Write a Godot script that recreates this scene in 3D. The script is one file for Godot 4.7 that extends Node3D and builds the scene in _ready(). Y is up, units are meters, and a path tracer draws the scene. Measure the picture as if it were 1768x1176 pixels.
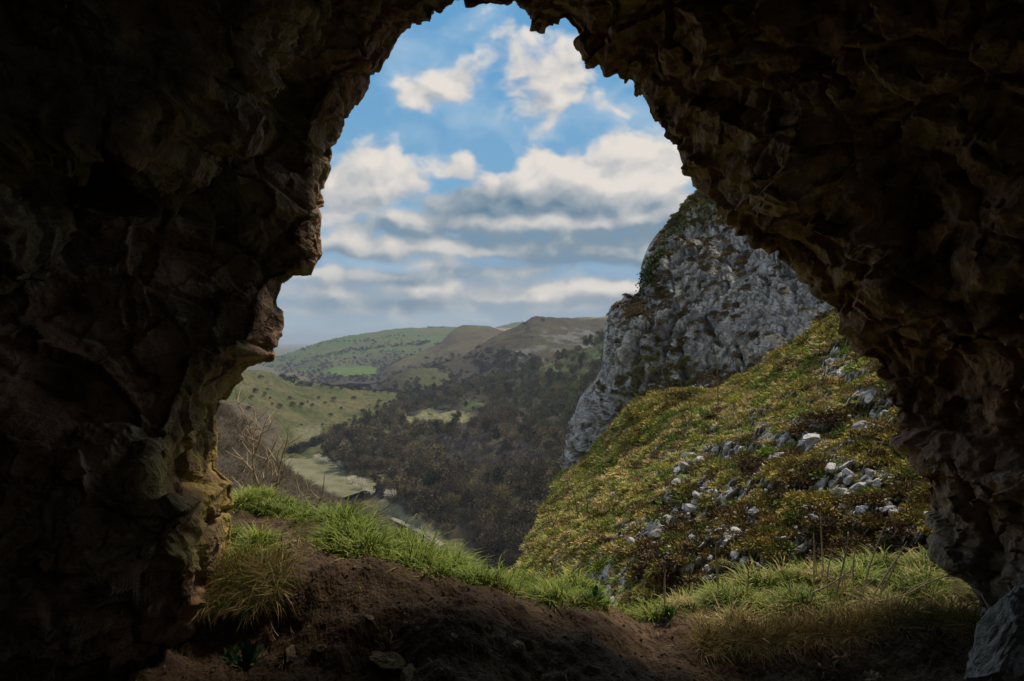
extends Node3D
# View from inside a limestone cave over a wooded valley. y up, metres; the eye is at (0, 1.6, 0) looking along -z.

const EYE := 1.6
const K := 0.000847925          # slope per photograph pixel (lens of 53 degrees)

var rng := RandomNumberGenerator.new()
var used := {}
var n_big: FastNoiseLite
var n_fbm: FastNoiseLite
var n_ridge: FastNoiseLite
var n_facet: FastNoiseLite
var n_facet2: FastNoiseLite
var n_crack: FastNoiseLite
var n_fine: FastNoiseLite
var n_patch: FastNoiseLite
var n_field: FastNoiseLite


func _ready() -> void:
	rng.seed = 7
	make_camera_and_light()
	make_noises()
	make_materials()
	build_cave()
	build_floor()
	build_hills()
	build_crag()
	build_woods()
	build_near_plants()
	build_stones()


# ------------------------------------------------------------------ camera, sky, sun
func make_camera_and_light() -> void:
	var cam := Camera3D.new()
	cam.name = "camera"
	cam.fov = 53.0
	cam.near = 0.05
	cam.far = 30000.0
	cam.position = Vector3(0, EYE, 0)
	add_child(cam)
	cam.current = true
	var sun := DirectionalLight3D.new()
	sun.name = "sun"
	sun.light_energy = 0.5
	sun.light_color = Color(1.0, 0.93, 0.83)
	sun.light_angular_distance = 10.0
	sun.shadow_enabled = true
	add_child(sun)
	sun.look_at_from_position(SUN_FROM, Vector3.ZERO)
	var we := WorldEnvironment.new()
	we.name = "world_environment"
	var e := Environment.new()
	e.background_mode = Environment.BG_SKY
	e.tonemap_mode = Environment.TONE_MAPPER_LINEAR
	e.tonemap_exposure = 2.25
	e.background_energy_multiplier = 0.44
	e.sdfgi_enabled = true
	e.ssao_enabled = true
	e.ssil_enabled = true
	e.fog_enabled = true
	e.fog_density = 0.00013
	e.fog_light_color = Color(0.86, 0.92, 1.0)
	var sky := Sky.new()
	var pm := PanoramaSkyMaterial.new()
	pm.panorama = ImageTexture.create_from_image(make_sky())
	sky.sky_material = pm
	e.sky = sky
	we.environment = e
	add_child(we)

const SUN_FROM := Vector3(42, 85, -30)

var blobs := []      # azimuth, elevation, half width, half height, weight, greyness
var bins := []
var sky_a: FastNoiseLite
var sky_b: FastNoiseLite
var sky_c: FastNoiseLite

func az_el(px: float, py: float) -> Vector2:
	var x := (px - 884.0) * K
	var y := (588.0 - py) * K
	return Vector2(atan(x), atan(y / sqrt(1.0 + x * x)))

func cloud(px: float, py: float, rx: float, ry: float, w: float, grey: float) -> void:
	var a := az_el(px, py)
	blobs.append([a.x, a.y, rx * K * 0.92, ry * K * 0.92, w, grey])

func make_sky() -> Image:
	var r := RandomNumberGenerator.new()
	r.seed = 21
	sky_a = noise(FastNoiseLite.TYPE_SIMPLEX_SMOOTH, 5.5, 6, 5)
	sky_b = noise(FastNoiseLite.TYPE_SIMPLEX_SMOOTH, 17.0, 5, 9)
	sky_c = noise(FastNoiseLite.TYPE_SIMPLEX_SMOOTH, 1.5, 4, 31)
	# the clouds of the photograph
	cloud(935, 90, 85, 75, 1.0, 0.0); cloud(965, 150, 65, 70, 0.9, 0.0); cloud(905, 185, 55, 35, 0.75, 0.0); cloud(1010, 90, 50, 60, 0.7, 0.1)
	cloud(845, 75, 80, 70, 0.42, 0.0); cloud(1085, 165, 35, 40, 0.7, 0.0)
	cloud(755, 150, 62, 40, 1.0, 0.0); cloud(715, 180, 45, 25, 0.8, 0.0); cloud(800, 125, 35, 40, 0.6, 0.0); cloud(680, 130, 60, 60, 0.4, 0.1)
	cloud(625, 270, 65, 55, 1.1, 0.0); cloud(690, 305, 70, 50, 1.2, 0.0); cloud(600, 330, 60, 45, 1.0, 0.15); cloud(580, 375, 50, 35, 0.9, 0.1); cloud(650, 325, 40, 22, 0.5, 0.9)
	cloud(808, 280, 42, 30, 1.15, 0.0); cloud(770, 285, 30, 20, 0.6, 0.1)
	cloud(900, 290, 40, 30, 0.9, 0.0); cloud(950, 275, 50, 35, 1.1, 0.0); cloud(985, 300, 70, 25, 1.0, 0.1)
	cloud(1085, 255, 70, 35, 1.2, 0.0); cloud(1140, 285, 80, 35, 1.1, 0.0); cloud(1050, 300, 90, 30, 0.9, 0.15); cloud(1100, 330, 90, 22, 1.2, 0.0); cloud(1020, 325, 90, 20, 1.0, 0.2)
	cloud(880, 320, 90, 22, 1.1, 0.1); cloud(830, 350, 95, 20, 1.3, 1.0); cloud(920, 350, 110, 20, 1.2, 0.85); cloud(1010, 355, 90, 16, 0.9, 0.5)
	cloud(1150, 360, 90, 26, 1.0, 0.45); cloud(930, 383, 130, 12, 1.2, 0.05); cloud(1060, 375, 100, 12, 0.9, 0.15)
	cloud(720, 378, 70, 14, 0.9, 0.25); cloud(690, 395, 80, 14, 1.1, 0.85); cloud(820, 385, 40, 20, 0.9, 0.6)
	cloud(1080, 405, 160, 24, 1.2, 0.85); cloud(900, 412, 120, 20, 1.1, 0.7); cloud(650, 420, 110, 14, 1.0, 0.15); cloud(620, 437, 90, 12, 1.0, 0.7)
	cloud(780, 432, 110, 12, 1.0, 0.25); cloud(980, 440, 160, 18, 1.1, 0.75); cloud(1140, 450, 120, 22, 1.1, 0.65); cloud(760, 455, 70, 9, 0.9, 0.1)
	cloud(690, 480, 120, 12, 1.1, 0.8); cloud(860, 470, 120, 14, 1.0, 0.6); cloud(560, 470, 90, 14, 0.9, 0.2); cloud(560, 500, 90, 16, 0.9, 0.3)
	cloud(1000, 495, 160, 14, 1.0, 0.3); cloud(800, 505, 160, 14, 0.9, 0.25); cloud(720, 500, 60, 6, 0.9, 0.0); cloud(540, 540, 150, 10, 0.7, 0.3); cloud(830, 555, 200, 8, 0.6, 0.2); cloud(930, 515, 90, 7, 0.9, 0.0); cloud(1060, 500, 90, 8, 0.9, 0.0); cloud(650, 525, 200, 14, 0.8, 0.7); cloud(950, 535, 200, 12, 0.7, 0.35); cloud(1100, 520, 120, 16, 0.9, 0.35)
	# and more of the same all round
	for k in 230:
		var az := r.randf_range(-PI, PI)
		var el := pow(r.randf(), 1.5) * 1.15 + 0.02
		if absf(az) < 0.5 and el < 0.62:
			continue
		var big := r.randf_range(0.7, 1.5)
		var flat := clampf(el / 0.35, 0.22, 0.8)
		var grey := r.randf_range(0.3, 0.9) if el < 0.22 else r.randf_range(0.0, 0.35)
		for j in 3:
			blobs.append([az + r.randf_range(-0.09, 0.09) * big / maxf(0.4, cos(el)), el + r.randf_range(-0.03, 0.03) * big, 0.075 * big / maxf(0.4, cos(el)), 0.075 * big * flat, r.randf_range(0.7, 1.1), grey])
	bins.resize(72)
	for b in 72:
		bins[b] = []
	for bl in blobs:
		for b in 72:
			var d := wrapf(bl[0] - (b + 0.5) / 72.0 * TAU + PI, -PI, PI)
			if absf(d) < bl[2] * 2.3 + TAU / 144.0:
				bins[b].append(bl)
	var w := 560
	var h := 280
	var im := sky_part(w, h, 0, w, 0, h)
	im.resize(4096, 2048, Image.INTERPOLATE_CUBIC)
	var x0 := 2048 - 400
	var y0 := 1024 - 420
	im.blit_rect(sky_part(4096, 2048, x0, x0 + 800, y0, 1024), Rect2i(0, 0, 800, 420), Vector2i(x0, y0))
	# the panorama begins straight ahead
	var turned := Image.create_empty(4096, 2048, false, im.get_format())
	turned.blit_rect(im, Rect2i(2048, 0, 2048, 2048), Vector2i(0, 0))
	turned.blit_rect(im, Rect2i(0, 0, 2048, 2048), Vector2i(2048, 0))
	return turned

func sky_part(w: int, h: int, x0: int, x1: int, y0: int, y1: int) -> Image:
	var a := PackedFloat32Array()
	a.resize((x1 - x0) * (y1 - y0) * 3)
	var k := 0
	for y in range(y0, y1):
		var el := PI / 2 - (y + 0.5) / h * PI
		for x in range(x0, x1):
			var az := (x + 0.5) / w * TAU - PI
			var c := sky_color(az, maxf(el, 0.0))
			a[k] = c.x; a[k + 1] = c.y; a[k + 2] = c.z
			k += 3
	return Image.create_from_data(x1 - x0, y1 - y0, false, Image.FORMAT_RGBF, a.to_byte_array())

func cover(az: float, el: float) -> Vector2:
	var s := 0.0
	var g := 0.0
	for bl in bins[int((az + PI) / TAU * 72.0) % 72]:
		var dx: float = wrapf(az - bl[0], -PI, PI) / bl[2]
		var dy: float = (el - bl[1]) / bl[3]
		var q := dx * dx + dy * dy
		if q < 5.0:
			var v: float = bl[4] * exp(-q * 0.9)
			s += v
			g += v * bl[5]
	return Vector2(s, g / maxf(s, 0.001))

func sky_color(az: float, el: float) -> Vector3:
	var ce := cos(el)
	var d := Vector3(sin(az) * ce, sin(el) * 1.5, -cos(az) * ce)
	var wx := sky_c.get_noise_3d(d.x * 6.0, d.y * 6.0, d.z * 6.0)
	var wy := sky_c.get_noise_3d(d.x * 6.0 + 9.0, d.y * 6.0, d.z * 6.0)
	var na := sky_a.get_noise_3d(d.x + wx * 0.02, d.y + wy * 0.02, d.z)
	var nb := sky_b.get_noise_3d(d.x + wx * 0.02, d.y + wy * 0.02, d.z)
	var c := cover(wrapf(az + wx * 0.020, -PI, PI - 0.0001), el + wy * 0.012)
	var blue := Vector3(0.30, 0.40, 0.50).lerp(Vector3(0.20, 0.41, 0.63), smoothstep(0.02, 0.20, el)).lerp(Vector3(0.135, 0.36, 0.63), smoothstep(0.2, 0.42, el))
	blue = blue.lerp(Vector3(0.07, 0.25, 0.56), smoothstep(0.6, 1.4, el))
	# thin veil
	blue = blue.lerp(Vector3(0.45, 0.60, 0.73), clampf(0.16 + na * 1.0 + nb * 0.3, 0.0, 0.5))
	var soft_low := smoothstep(0.05, 0.2, el)
	var high := smoothstep(0.26, 0.36, el)
	var amount := c.x * lerpf(1.0, 0.88, soft_low) + na * lerpf(0.32, 0.75, soft_low) + nb * lerpf(0.34, lerpf(0.52, 0.80, high), soft_low)
	var dens := smoothstep(lerpf(0.26, 0.54, soft_low), lerpf(1.05, lerpf(1.14, 1.32, high), soft_low), amount)
	var thick := smoothstep(0.6, 1.5, amount)
	# towards the light (up and to the right) or away from it
	var c2 := cover(wrapf(az + wx * 0.020 + 0.010, -PI, PI - 0.0001), el + wy * 0.012 + 0.018)
	var nb2 := sky_b.get_noise_3d(d.x + wx * 0.02 + 0.012, d.y + wy * 0.02 + 0.030, d.z)
	var lit := clampf(0.60 + (c.x - c2.x) * 0.45 + (nb - nb2) * lerpf(0.55, 0.7, high), 0.0, 1.0)
	var bright := Vector3(0.47, 0.49, 0.52).lerp(Vector3(0.82, 0.76, 0.69), lit)
	var dim := Vector3(0.115, 0.21, 0.30).lerp(Vector3(0.33, 0.40, 0.45), clampf(lit * 0.75 + nb * 0.5, 0.0, 1.0))
	var grey := clampf(c.y * 1.4 + (0.45 - lit) * 0.35 * thick, 0.0, 1.0)
	var cl := bright.lerp(dim, grey)
	var out := blue.lerp(cl, dens * 0.97)
	# the air near the horizon
	var low := 1.0 - smoothstep(0.0, 0.06, el)
	return out.lerp(Vector3(0.42, 0.48, 0.53), low * 0.6)


# ------------------------------------------------------------------ helpers
func noise(type: int, freq: float, octaves: int, sd: int) -> FastNoiseLite:
	var n := FastNoiseLite.new()
	n.noise_type = type
	n.seed = sd
	n.frequency = freq
	n.fractal_type = FastNoiseLite.FRACTAL_FBM if octaves > 1 else FastNoiseLite.FRACTAL_NONE
	n.fractal_octaves = octaves
	return n

func cells(freq: float, sd: int, how: int, metric: int) -> FastNoiseLite:
	var n := noise(FastNoiseLite.TYPE_CELLULAR, freq, 1, sd)
	n.cellular_return_type = how
	n.cellular_distance_function = metric
	n.cellular_jitter = 1.0
	return n

func make_noises() -> void:
	n_big = noise(FastNoiseLite.TYPE_SIMPLEX_SMOOTH, 0.55, 3, 3)
	n_fbm = noise(FastNoiseLite.TYPE_SIMPLEX_SMOOTH, 1.0, 5, 4)
	n_fine = noise(FastNoiseLite.TYPE_SIMPLEX, 7.0, 4, 6)
	n_patch = noise(FastNoiseLite.TYPE_SIMPLEX_SMOOTH, 1.0, 4, 17)
	n_ridge = noise(FastNoiseLite.TYPE_SIMPLEX, 1.0, 4, 8)
	n_ridge.fractal_type = FastNoiseLite.FRACTAL_RIDGED
	n_facet = cells(1.0, 11, FastNoiseLite.RETURN_DISTANCE, FastNoiseLite.DISTANCE_MANHATTAN)
	n_facet2 = cells(1.0, 12, FastNoiseLite.RETURN_DISTANCE, FastNoiseLite.DISTANCE_EUCLIDEAN)
	n_field = cells(0.0045, 19, FastNoiseLite.RETURN_CELL_VALUE, FastNoiseLite.DISTANCE_MANHATTAN)
	n_crack = cells(1.0, 13, FastNoiseLite.RETURN_DISTANCE2_SUB, FastNoiseLite.DISTANCE_EUCLIDEAN)

func P(px: float, py: float, d: float) -> Vector3:
	return Vector3((px - 884.0) * K * d, EYE + (588.0 - py) * K * d, -d)

func numbered(called: String) -> String:
	var k: int = used.get(called, 0)
	used[called] = k + 1
	return called if k == 0 else "%s_%03d" % [called, k]

func obj(called: String, mesh: Mesh, m: Material, parent: Node3D = self) -> MeshInstance3D:
	var o := MeshInstance3D.new()
	o.name = numbered(called) if parent == self else called
	o.mesh = mesh
	if m:
		o.material_override = m
	parent.add_child(o, true)
	return o

func tag(o: Node, label: String, category := "", group := "", kind := "") -> Node:
	if label: o.set_meta("label", label)
	if category: o.set_meta("category", category)
	if group: o.set_meta("group", group)
	if kind: o.set_meta("kind", kind)
	return o

func thing(called: String, at: Vector3, label: String, category: String, group := "") -> Node3D:
	var o := Node3D.new()
	o.name = numbered(called)
	o.position = at
	add_child(o)
	tag(o, label, category, group)
	return o

func copies(called: String, mesh: Mesh, m: Material, places: Array, colors: Array, parent: Node3D = self) -> MultiMeshInstance3D:
	var mm := MultiMesh.new()
	mm.transform_format = MultiMesh.TRANSFORM_3D
	mm.use_colors = true
	mm.mesh = mesh
	mm.instance_count = places.size()
	for i in places.size():
		mm.set_instance_transform(i, places[i])
		mm.set_instance_color(i, colors[i])
	var o := MultiMeshInstance3D.new()
	o.name = numbered(called) if parent == self else called
	o.multimesh = mm
	o.material_override = m
	parent.add_child(o, true)
	o.set_meta("kind", "stuff")
	return o

# a grid of nu x nv points (u runs fastest) as one smooth mesh
func grid_mesh(pos: PackedVector3Array, col: PackedColorArray, nu: int, nv: int, flip: bool, opened := false) -> ArrayMesh:
	var nor := PackedVector3Array()
	nor.resize(nu * nv)
	for j in nv:
		var ja := maxi(j - 1, 0) * nu
		var jb := mini(j + 1, nv - 1) * nu
		var j0 := j * nu
		for i in nu:
			var du := pos[j0 + mini(i + 1, nu - 1)] - pos[j0 + maxi(i - 1, 0)]
			var dv := pos[jb + i] - pos[ja + i]
			nor[j0 + i] = du.cross(dv).normalized() if flip else dv.cross(du).normalized()
	var idx := PackedInt32Array()
	idx.resize((nu - 1) * (nv - 1) * 6)
	var k := 0
	for j in nv - 1:
		for i in nu - 1:
			var a := j * nu + i
			if opened and added_opening(pos[a]):
				continue
			var b := a + 1
			var c := a + nu
			var d := c + 1
			if flip:
				idx[k] = a; idx[k + 1] = c; idx[k + 2] = b
				idx[k + 3] = b; idx[k + 4] = c; idx[k + 5] = d
			else:
				idx[k] = a; idx[k + 1] = b; idx[k + 2] = c
				idx[k + 3] = b; idx[k + 4] = d; idx[k + 5] = c
			k += 6
	idx.resize(k)
	var arr := []
	arr.resize(Mesh.ARRAY_MAX)
	arr[Mesh.ARRAY_VERTEX] = pos
	arr[Mesh.ARRAY_NORMAL] = nor
	if col.size():
		arr[Mesh.ARRAY_COLOR] = col
	arr[Mesh.ARRAY_INDEX] = idx
	var m := ArrayMesh.new()
	m.add_surface_from_arrays(Mesh.PRIMITIVE_TRIANGLES, arr)
	return m

# triangles collected one by one
class Tris:
	var v := PackedVector3Array()
	var n := PackedVector3Array()
	var c := PackedColorArray()
	func tri(a: Vector3, b: Vector3, d: Vector3, color := Color.WHITE) -> void:
		var nn := (d - a).cross(b - a).normalized()
		v.append(a); v.append(b); v.append(d)
		for k in 3:
			n.append(nn); c.append(color)
	func quad(a: Vector3, b: Vector3, d: Vector3, e: Vector3, color := Color.WHITE) -> void:
		tri(a, b, d, color); tri(a, d, e, color)
	func tube(path: Array, r0: float, r1: float, sides: int, color := Color.WHITE) -> void:
		var prev := []
		for i in path.size():
			var t: Vector3 = (path[mini(i + 1, path.size() - 1)] - path[maxi(i - 1, 0)]).normalized()
			var x := t.cross(Vector3(0.31, 0.2, 0.93)).normalized()
			var y := t.cross(x)
			var r := lerpf(r0, r1, float(i) / maxf(1.0, path.size() - 1.0))
			var ring := []
			for s in sides:
				var a := TAU * s / sides
				ring.append(path[i] + (x * cos(a) + y * sin(a)) * r)
			if i > 0:
				for s in sides:
					var s2 := (s + 1) % sides
					quad(prev[s], ring[s], ring[s2], prev[s2], color)
			prev = ring
	func mesh() -> ArrayMesh:
		var arr := []
		arr.resize(Mesh.ARRAY_MAX)
		arr[Mesh.ARRAY_VERTEX] = v
		arr[Mesh.ARRAY_NORMAL] = n
		arr[Mesh.ARRAY_COLOR] = c
		var m := ArrayMesh.new()
		m.add_surface_from_arrays(Mesh.PRIMITIVE_TRIANGLES, arr)
		return m

# rows of control points (px, py, depth), each sampled by Catmull-Rom across and along
func spline(a: Array, t: float) -> Vector3:
	var n := a.size()
	var f := clampf(t, 0.0, 1.0) * (n - 1)
	var i := mini(int(f), n - 2)
	var p1: Vector3 = a[i]
	var p2: Vector3 = a[i + 1]
	var p0: Vector3 = a[i - 1] if i > 0 else p1 * 2.0 - p2
	var p3: Vector3 = a[i + 2] if i + 2 < n else p2 * 2.0 - p1
	return p1.cubic_interpolate(p2, p0, p3, f - i)

func sheet(rows: Array, nu: int, nv: int) -> PackedVector3Array:
	var world := []
	for row in rows:
		var w := []
		for p in row:
			w.append(P(p[0], p[1], p[2]))
		world.append(w)
	var out := PackedVector3Array()
	out.resize(nu * nv)
	for i in nu:
		var column := []
		for w in world:
			column.append(spline(w, float(i) / (nu - 1)))
		for j in nv:
			out[j * nu + i] = spline(column, float(j) / (nv - 1))
	return out

func pixel_of(p: Vector3) -> Vector2:
	var d := maxf(0.01, -p.z)
	return Vector2(884.0 + p.x / d / K, 588.0 - (p.y - EYE) / d / K)

func mixc(a: Color, b: Color, t: float) -> Color:
	return a.lerp(b, clampf(t, 0.0, 1.0))

# the height of a table of heights over (x, depth), smoothed
func soft(t: float) -> float:
	return t * t * (3.0 - 2.0 * t)


# ------------------------------------------------------------------ materials
var M := {}

func mat(called: String, rough := 0.9, vertex := true) -> StandardMaterial3D:
	var m := StandardMaterial3D.new()
	m.resource_name = called
	m.roughness = rough
	m.metallic_specular = 0.3
	m.vertex_color_use_as_albedo = vertex
	M[called] = m
	return m

func noise_tex(n: FastNoiseLite, size: int, ramp: Array) -> NoiseTexture2D:
	var t := NoiseTexture2D.new()
	t.width = size
	t.height = size
	t.seamless = true
	t.noise = n
	if ramp.size():
		var g := Gradient.new()
		var offs := PackedFloat32Array()
		var cols := PackedColorArray()
		for i in ramp.size():
			offs.append(float(i) / (ramp.size() - 1))
			var v: float = ramp[i]
			cols.append(Color(v, v, v))
		g.offsets = offs
		g.colors = cols
		t.color_ramp = g
	return t

func grain(m: StandardMaterial3D, color: Texture2D, bump: Texture2D, scale: float, height: float) -> void:
	m.uv1_triplanar = true
	m.uv1_world_triplanar = true
	m.uv1_scale = Vector3.ONE * scale
	if color:
		m.albedo_texture = color
	if bump:
		m.heightmap_enabled = true
		m.heightmap_texture = bump
		m.heightmap_scale = height

func make_materials() -> void:
	var nr := noise(FastNoiseLite.TYPE_SIMPLEX, 0.012, 6, 41)
	var nb := noise(FastNoiseLite.TYPE_SIMPLEX, 0.02, 6, 42)
	nb.fractal_type = FastNoiseLite.FRACTAL_RIDGED
	var ng := noise(FastNoiseLite.TYPE_SIMPLEX, 0.03, 5, 43)
	var rock_color := noise_tex(nr, 512, [0.62, 0.8, 0.93, 1.0])
	var rock_bump := noise_tex(nb, 512, [])
	var grit := noise_tex(ng, 512, [])
	var grit_color := noise_tex(ng, 512, [0.55, 0.8, 0.92, 1.0])
	grain(mat("cave_limestone", 0.88), rock_color, rock_bump, 0.9, 2.2)
	grain(mat("pale_limestone", 0.9), rock_color, rock_bump, 0.16, 12.0)
	grain(mat("loose_stone", 0.9), rock_color, rock_bump, 2.5, 0.8)
	grain(mat("soil", 0.95), grit_color, grit, 1.6, 1.6)
	grain(mat("turf_slope", 0.95), grit_color, grit, 0.35, 8.0)
	grain(mat("far_hillside", 0.95), grit_color, null, 0.012, 0.0)
	for k in ["grass_blade", "leaf"]:
		mat(k, 0.7).backlight = Color(0.5, 0.5, 0.45)
		M[k].cull_mode = BaseMaterial3D.CULL_DISABLED
	mat("dry_straw", 0.8).backlight = Color(0.6, 0.55, 0.45)
	for k in ["twig", "bark", "heather", "blossom"]:
		mat(k, 0.9).cull_mode = BaseMaterial3D.CULL_DISABLED


# ------------------------------------------------------------------ the cave
# the mouth of the cave from the foot of its west jamb over the arch to the foot of its east wall: px, py, depth, jamb length, how fast the wall opens up inside
const MOUTH := [
	[372, 1400, 4.9, 0.5, 1.2], [376, 1176, 4.9, 0.5, 1.3], [388, 1080, 5.0, 0.5, 1.6], [396, 980, 5.0, 0.6, 1.8], [404, 900, 5.0, 1.1, 2.2], [408, 832, 5.0, 1.2, 2.4], [378, 806, 5.05, 1.2, 2.6],
	[380, 760, 5.1, 1.15, 2.6], [374, 720, 5.1, 0.95, 2.4], [396, 684, 5.15, 0.75, 2.2], [432, 640, 5.2, 0.65, 2.0], [474, 614, 5.2, 0.5, 2.0], [485, 570, 5.3, 0.45, 2.0], [481, 520, 5.3, 0.35, 2.0],
	[492, 488, 5.4, 0.25, 2.0], [532, 474, 5.5, 0.2, 2.1], [556, 440, 5.6, 0.2, 2.2], [557, 380, 5.7, 0.3, 2.2], [560, 318, 5.8, 0.35, 2.0], [582, 250, 5.9, 0.4, 1.9], [612, 180, 6.0, 0.45, 1.7],
	[660, 110, 6.1, 0.4, 1.4], [694, 62, 6.2, 0.3, 1.2], [714, 44, 6.2, 0.1, 1.1], [746, 42, 6.2, 0.05, 1.1], [776, 12, 6.2, 0.05, 1.0], [800, 9, 6.2, 0.05, 1.0], [830, 20, 6.2, 0.05, 1.0], [862, 14, 6.2, 0.05, 0.95],
	[890, 1, 6.2, 0.05, 0.9], [902, 14, 6.2, 0.05, 0.85], [918, 43, 6.2, 0.1, 0.8], [984, 47, 6.1, 0.1, 0.75], [1000, 66, 6.1, 0.1, 0.7], [1006, 102, 6.0, 0.1, 0.7], [1040, 108, 6.0, 0.1, 0.65], [1044, 130, 6.0, 0.1, 0.65], [1092, 138, 6.0, 0.1, 0.6],
	[1112, 186, 5.9, 0.1, 0.6], [1142, 236, 5.9, 0.1, 0.58], [1168, 262, 5.8, 0.1, 0.55], [1192, 306, 5.8, 0.1, 0.55], [1226, 336, 5.7, 0.1, 0.5], [1244, 374, 5.7, 0.1, 0.5], [1300, 408, 5.6, 0.1, 0.5],
	[1352, 452, 5.6, 0.1, 0.5], [1398, 504, 5.5, 0.1, 0.5], [1440, 540, 5.5, 0.1, 0.5], [1482, 604, 5.4, 0.1, 0.5], [1526, 660, 5.3, 0.1, 0.5], [1538, 740, 5.2, 0.1, 0.5], [1572, 794, 5.1, 0.1, 0.5], [1602, 884, 5.0, 0.1, 0.5],
	[1622, 960, 4.9, 0.1, 0.55], [1668, 1012, 4.8, 0.15, 0.6], [1690, 1090, 4.7, 0.2, 0.7], [1686, 1176, 4.6, 0.2, 0.7], [1690, 1420, 4.5, 0.2, 0.7]]
# the lower edge of the rock that hangs down from the roof on the west side
const HANG := [[-300, 560], [0, 500], [40, 470], [105, 395], [120, 330], [165, 265], [185, 215], [215, 270], [272, 362], [300, 318], [345, 330], [372, 268], [430, 250], [450, 205], [505, 185], [530, 120], [545, 75], [575, 0], [640, -200]]
const HANG2 := [[-300, 700], [0, 600], [60, 440], [90, 420], [110, 385], [200, 400], [290, 350], [400, 300], [560, 60], [600, -200]]

func line_y(a: Array, x: float) -> float:
	for i in a.size() - 1:
		if x <= a[i + 1][0]:
			return lerpf(a[i][1], a[i + 1][1], clampf((x - a[i][0]) / (a[i + 1][0] - a[i][0]), 0.0, 1.0))
	return a[-1][1]

# broken plates: every cell of a jittered lattice is one flat face with a height and a tilt of its own
var plate_a := PackedVector3Array()
var plate_b := PackedVector3Array()

func plates(p: Vector3, freq: float, tilt: float) -> float:
	var q := p * freq
	var x0 := floori(q.x - 0.5)
	var y0 := floori(q.y - 0.5)
	var z0 := floori(q.z - 0.5)
	var best := 1e9
	var at := Vector3.ZERO
	var which := 0
	for k in 8:
		var x := x0 + (k & 1)
		var y := y0 + ((k >> 1) & 1)
		var z := z0 + (k >> 2)
		var id := (x * 73856093 ^ y * 19349663 ^ z * 83492791) & 4095
		var c := Vector3(x + 0.5, y + 0.5, z + 0.5) + plate_a[id]
		var d := q.distance_squared_to(c)
		if d < best:
			best = d
			at = c
			which = id
	var g := plate_b[which]
	return (plate_a[which].x + plate_a[which].z) * 0.6 + (q - at).dot(g) * tilt

func hang_jag(p: Vector3) -> float:
	return n_fine.get_noise_3d(p.x * 0.8, p.y * 0.8, 0.0) * 22.0

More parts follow.
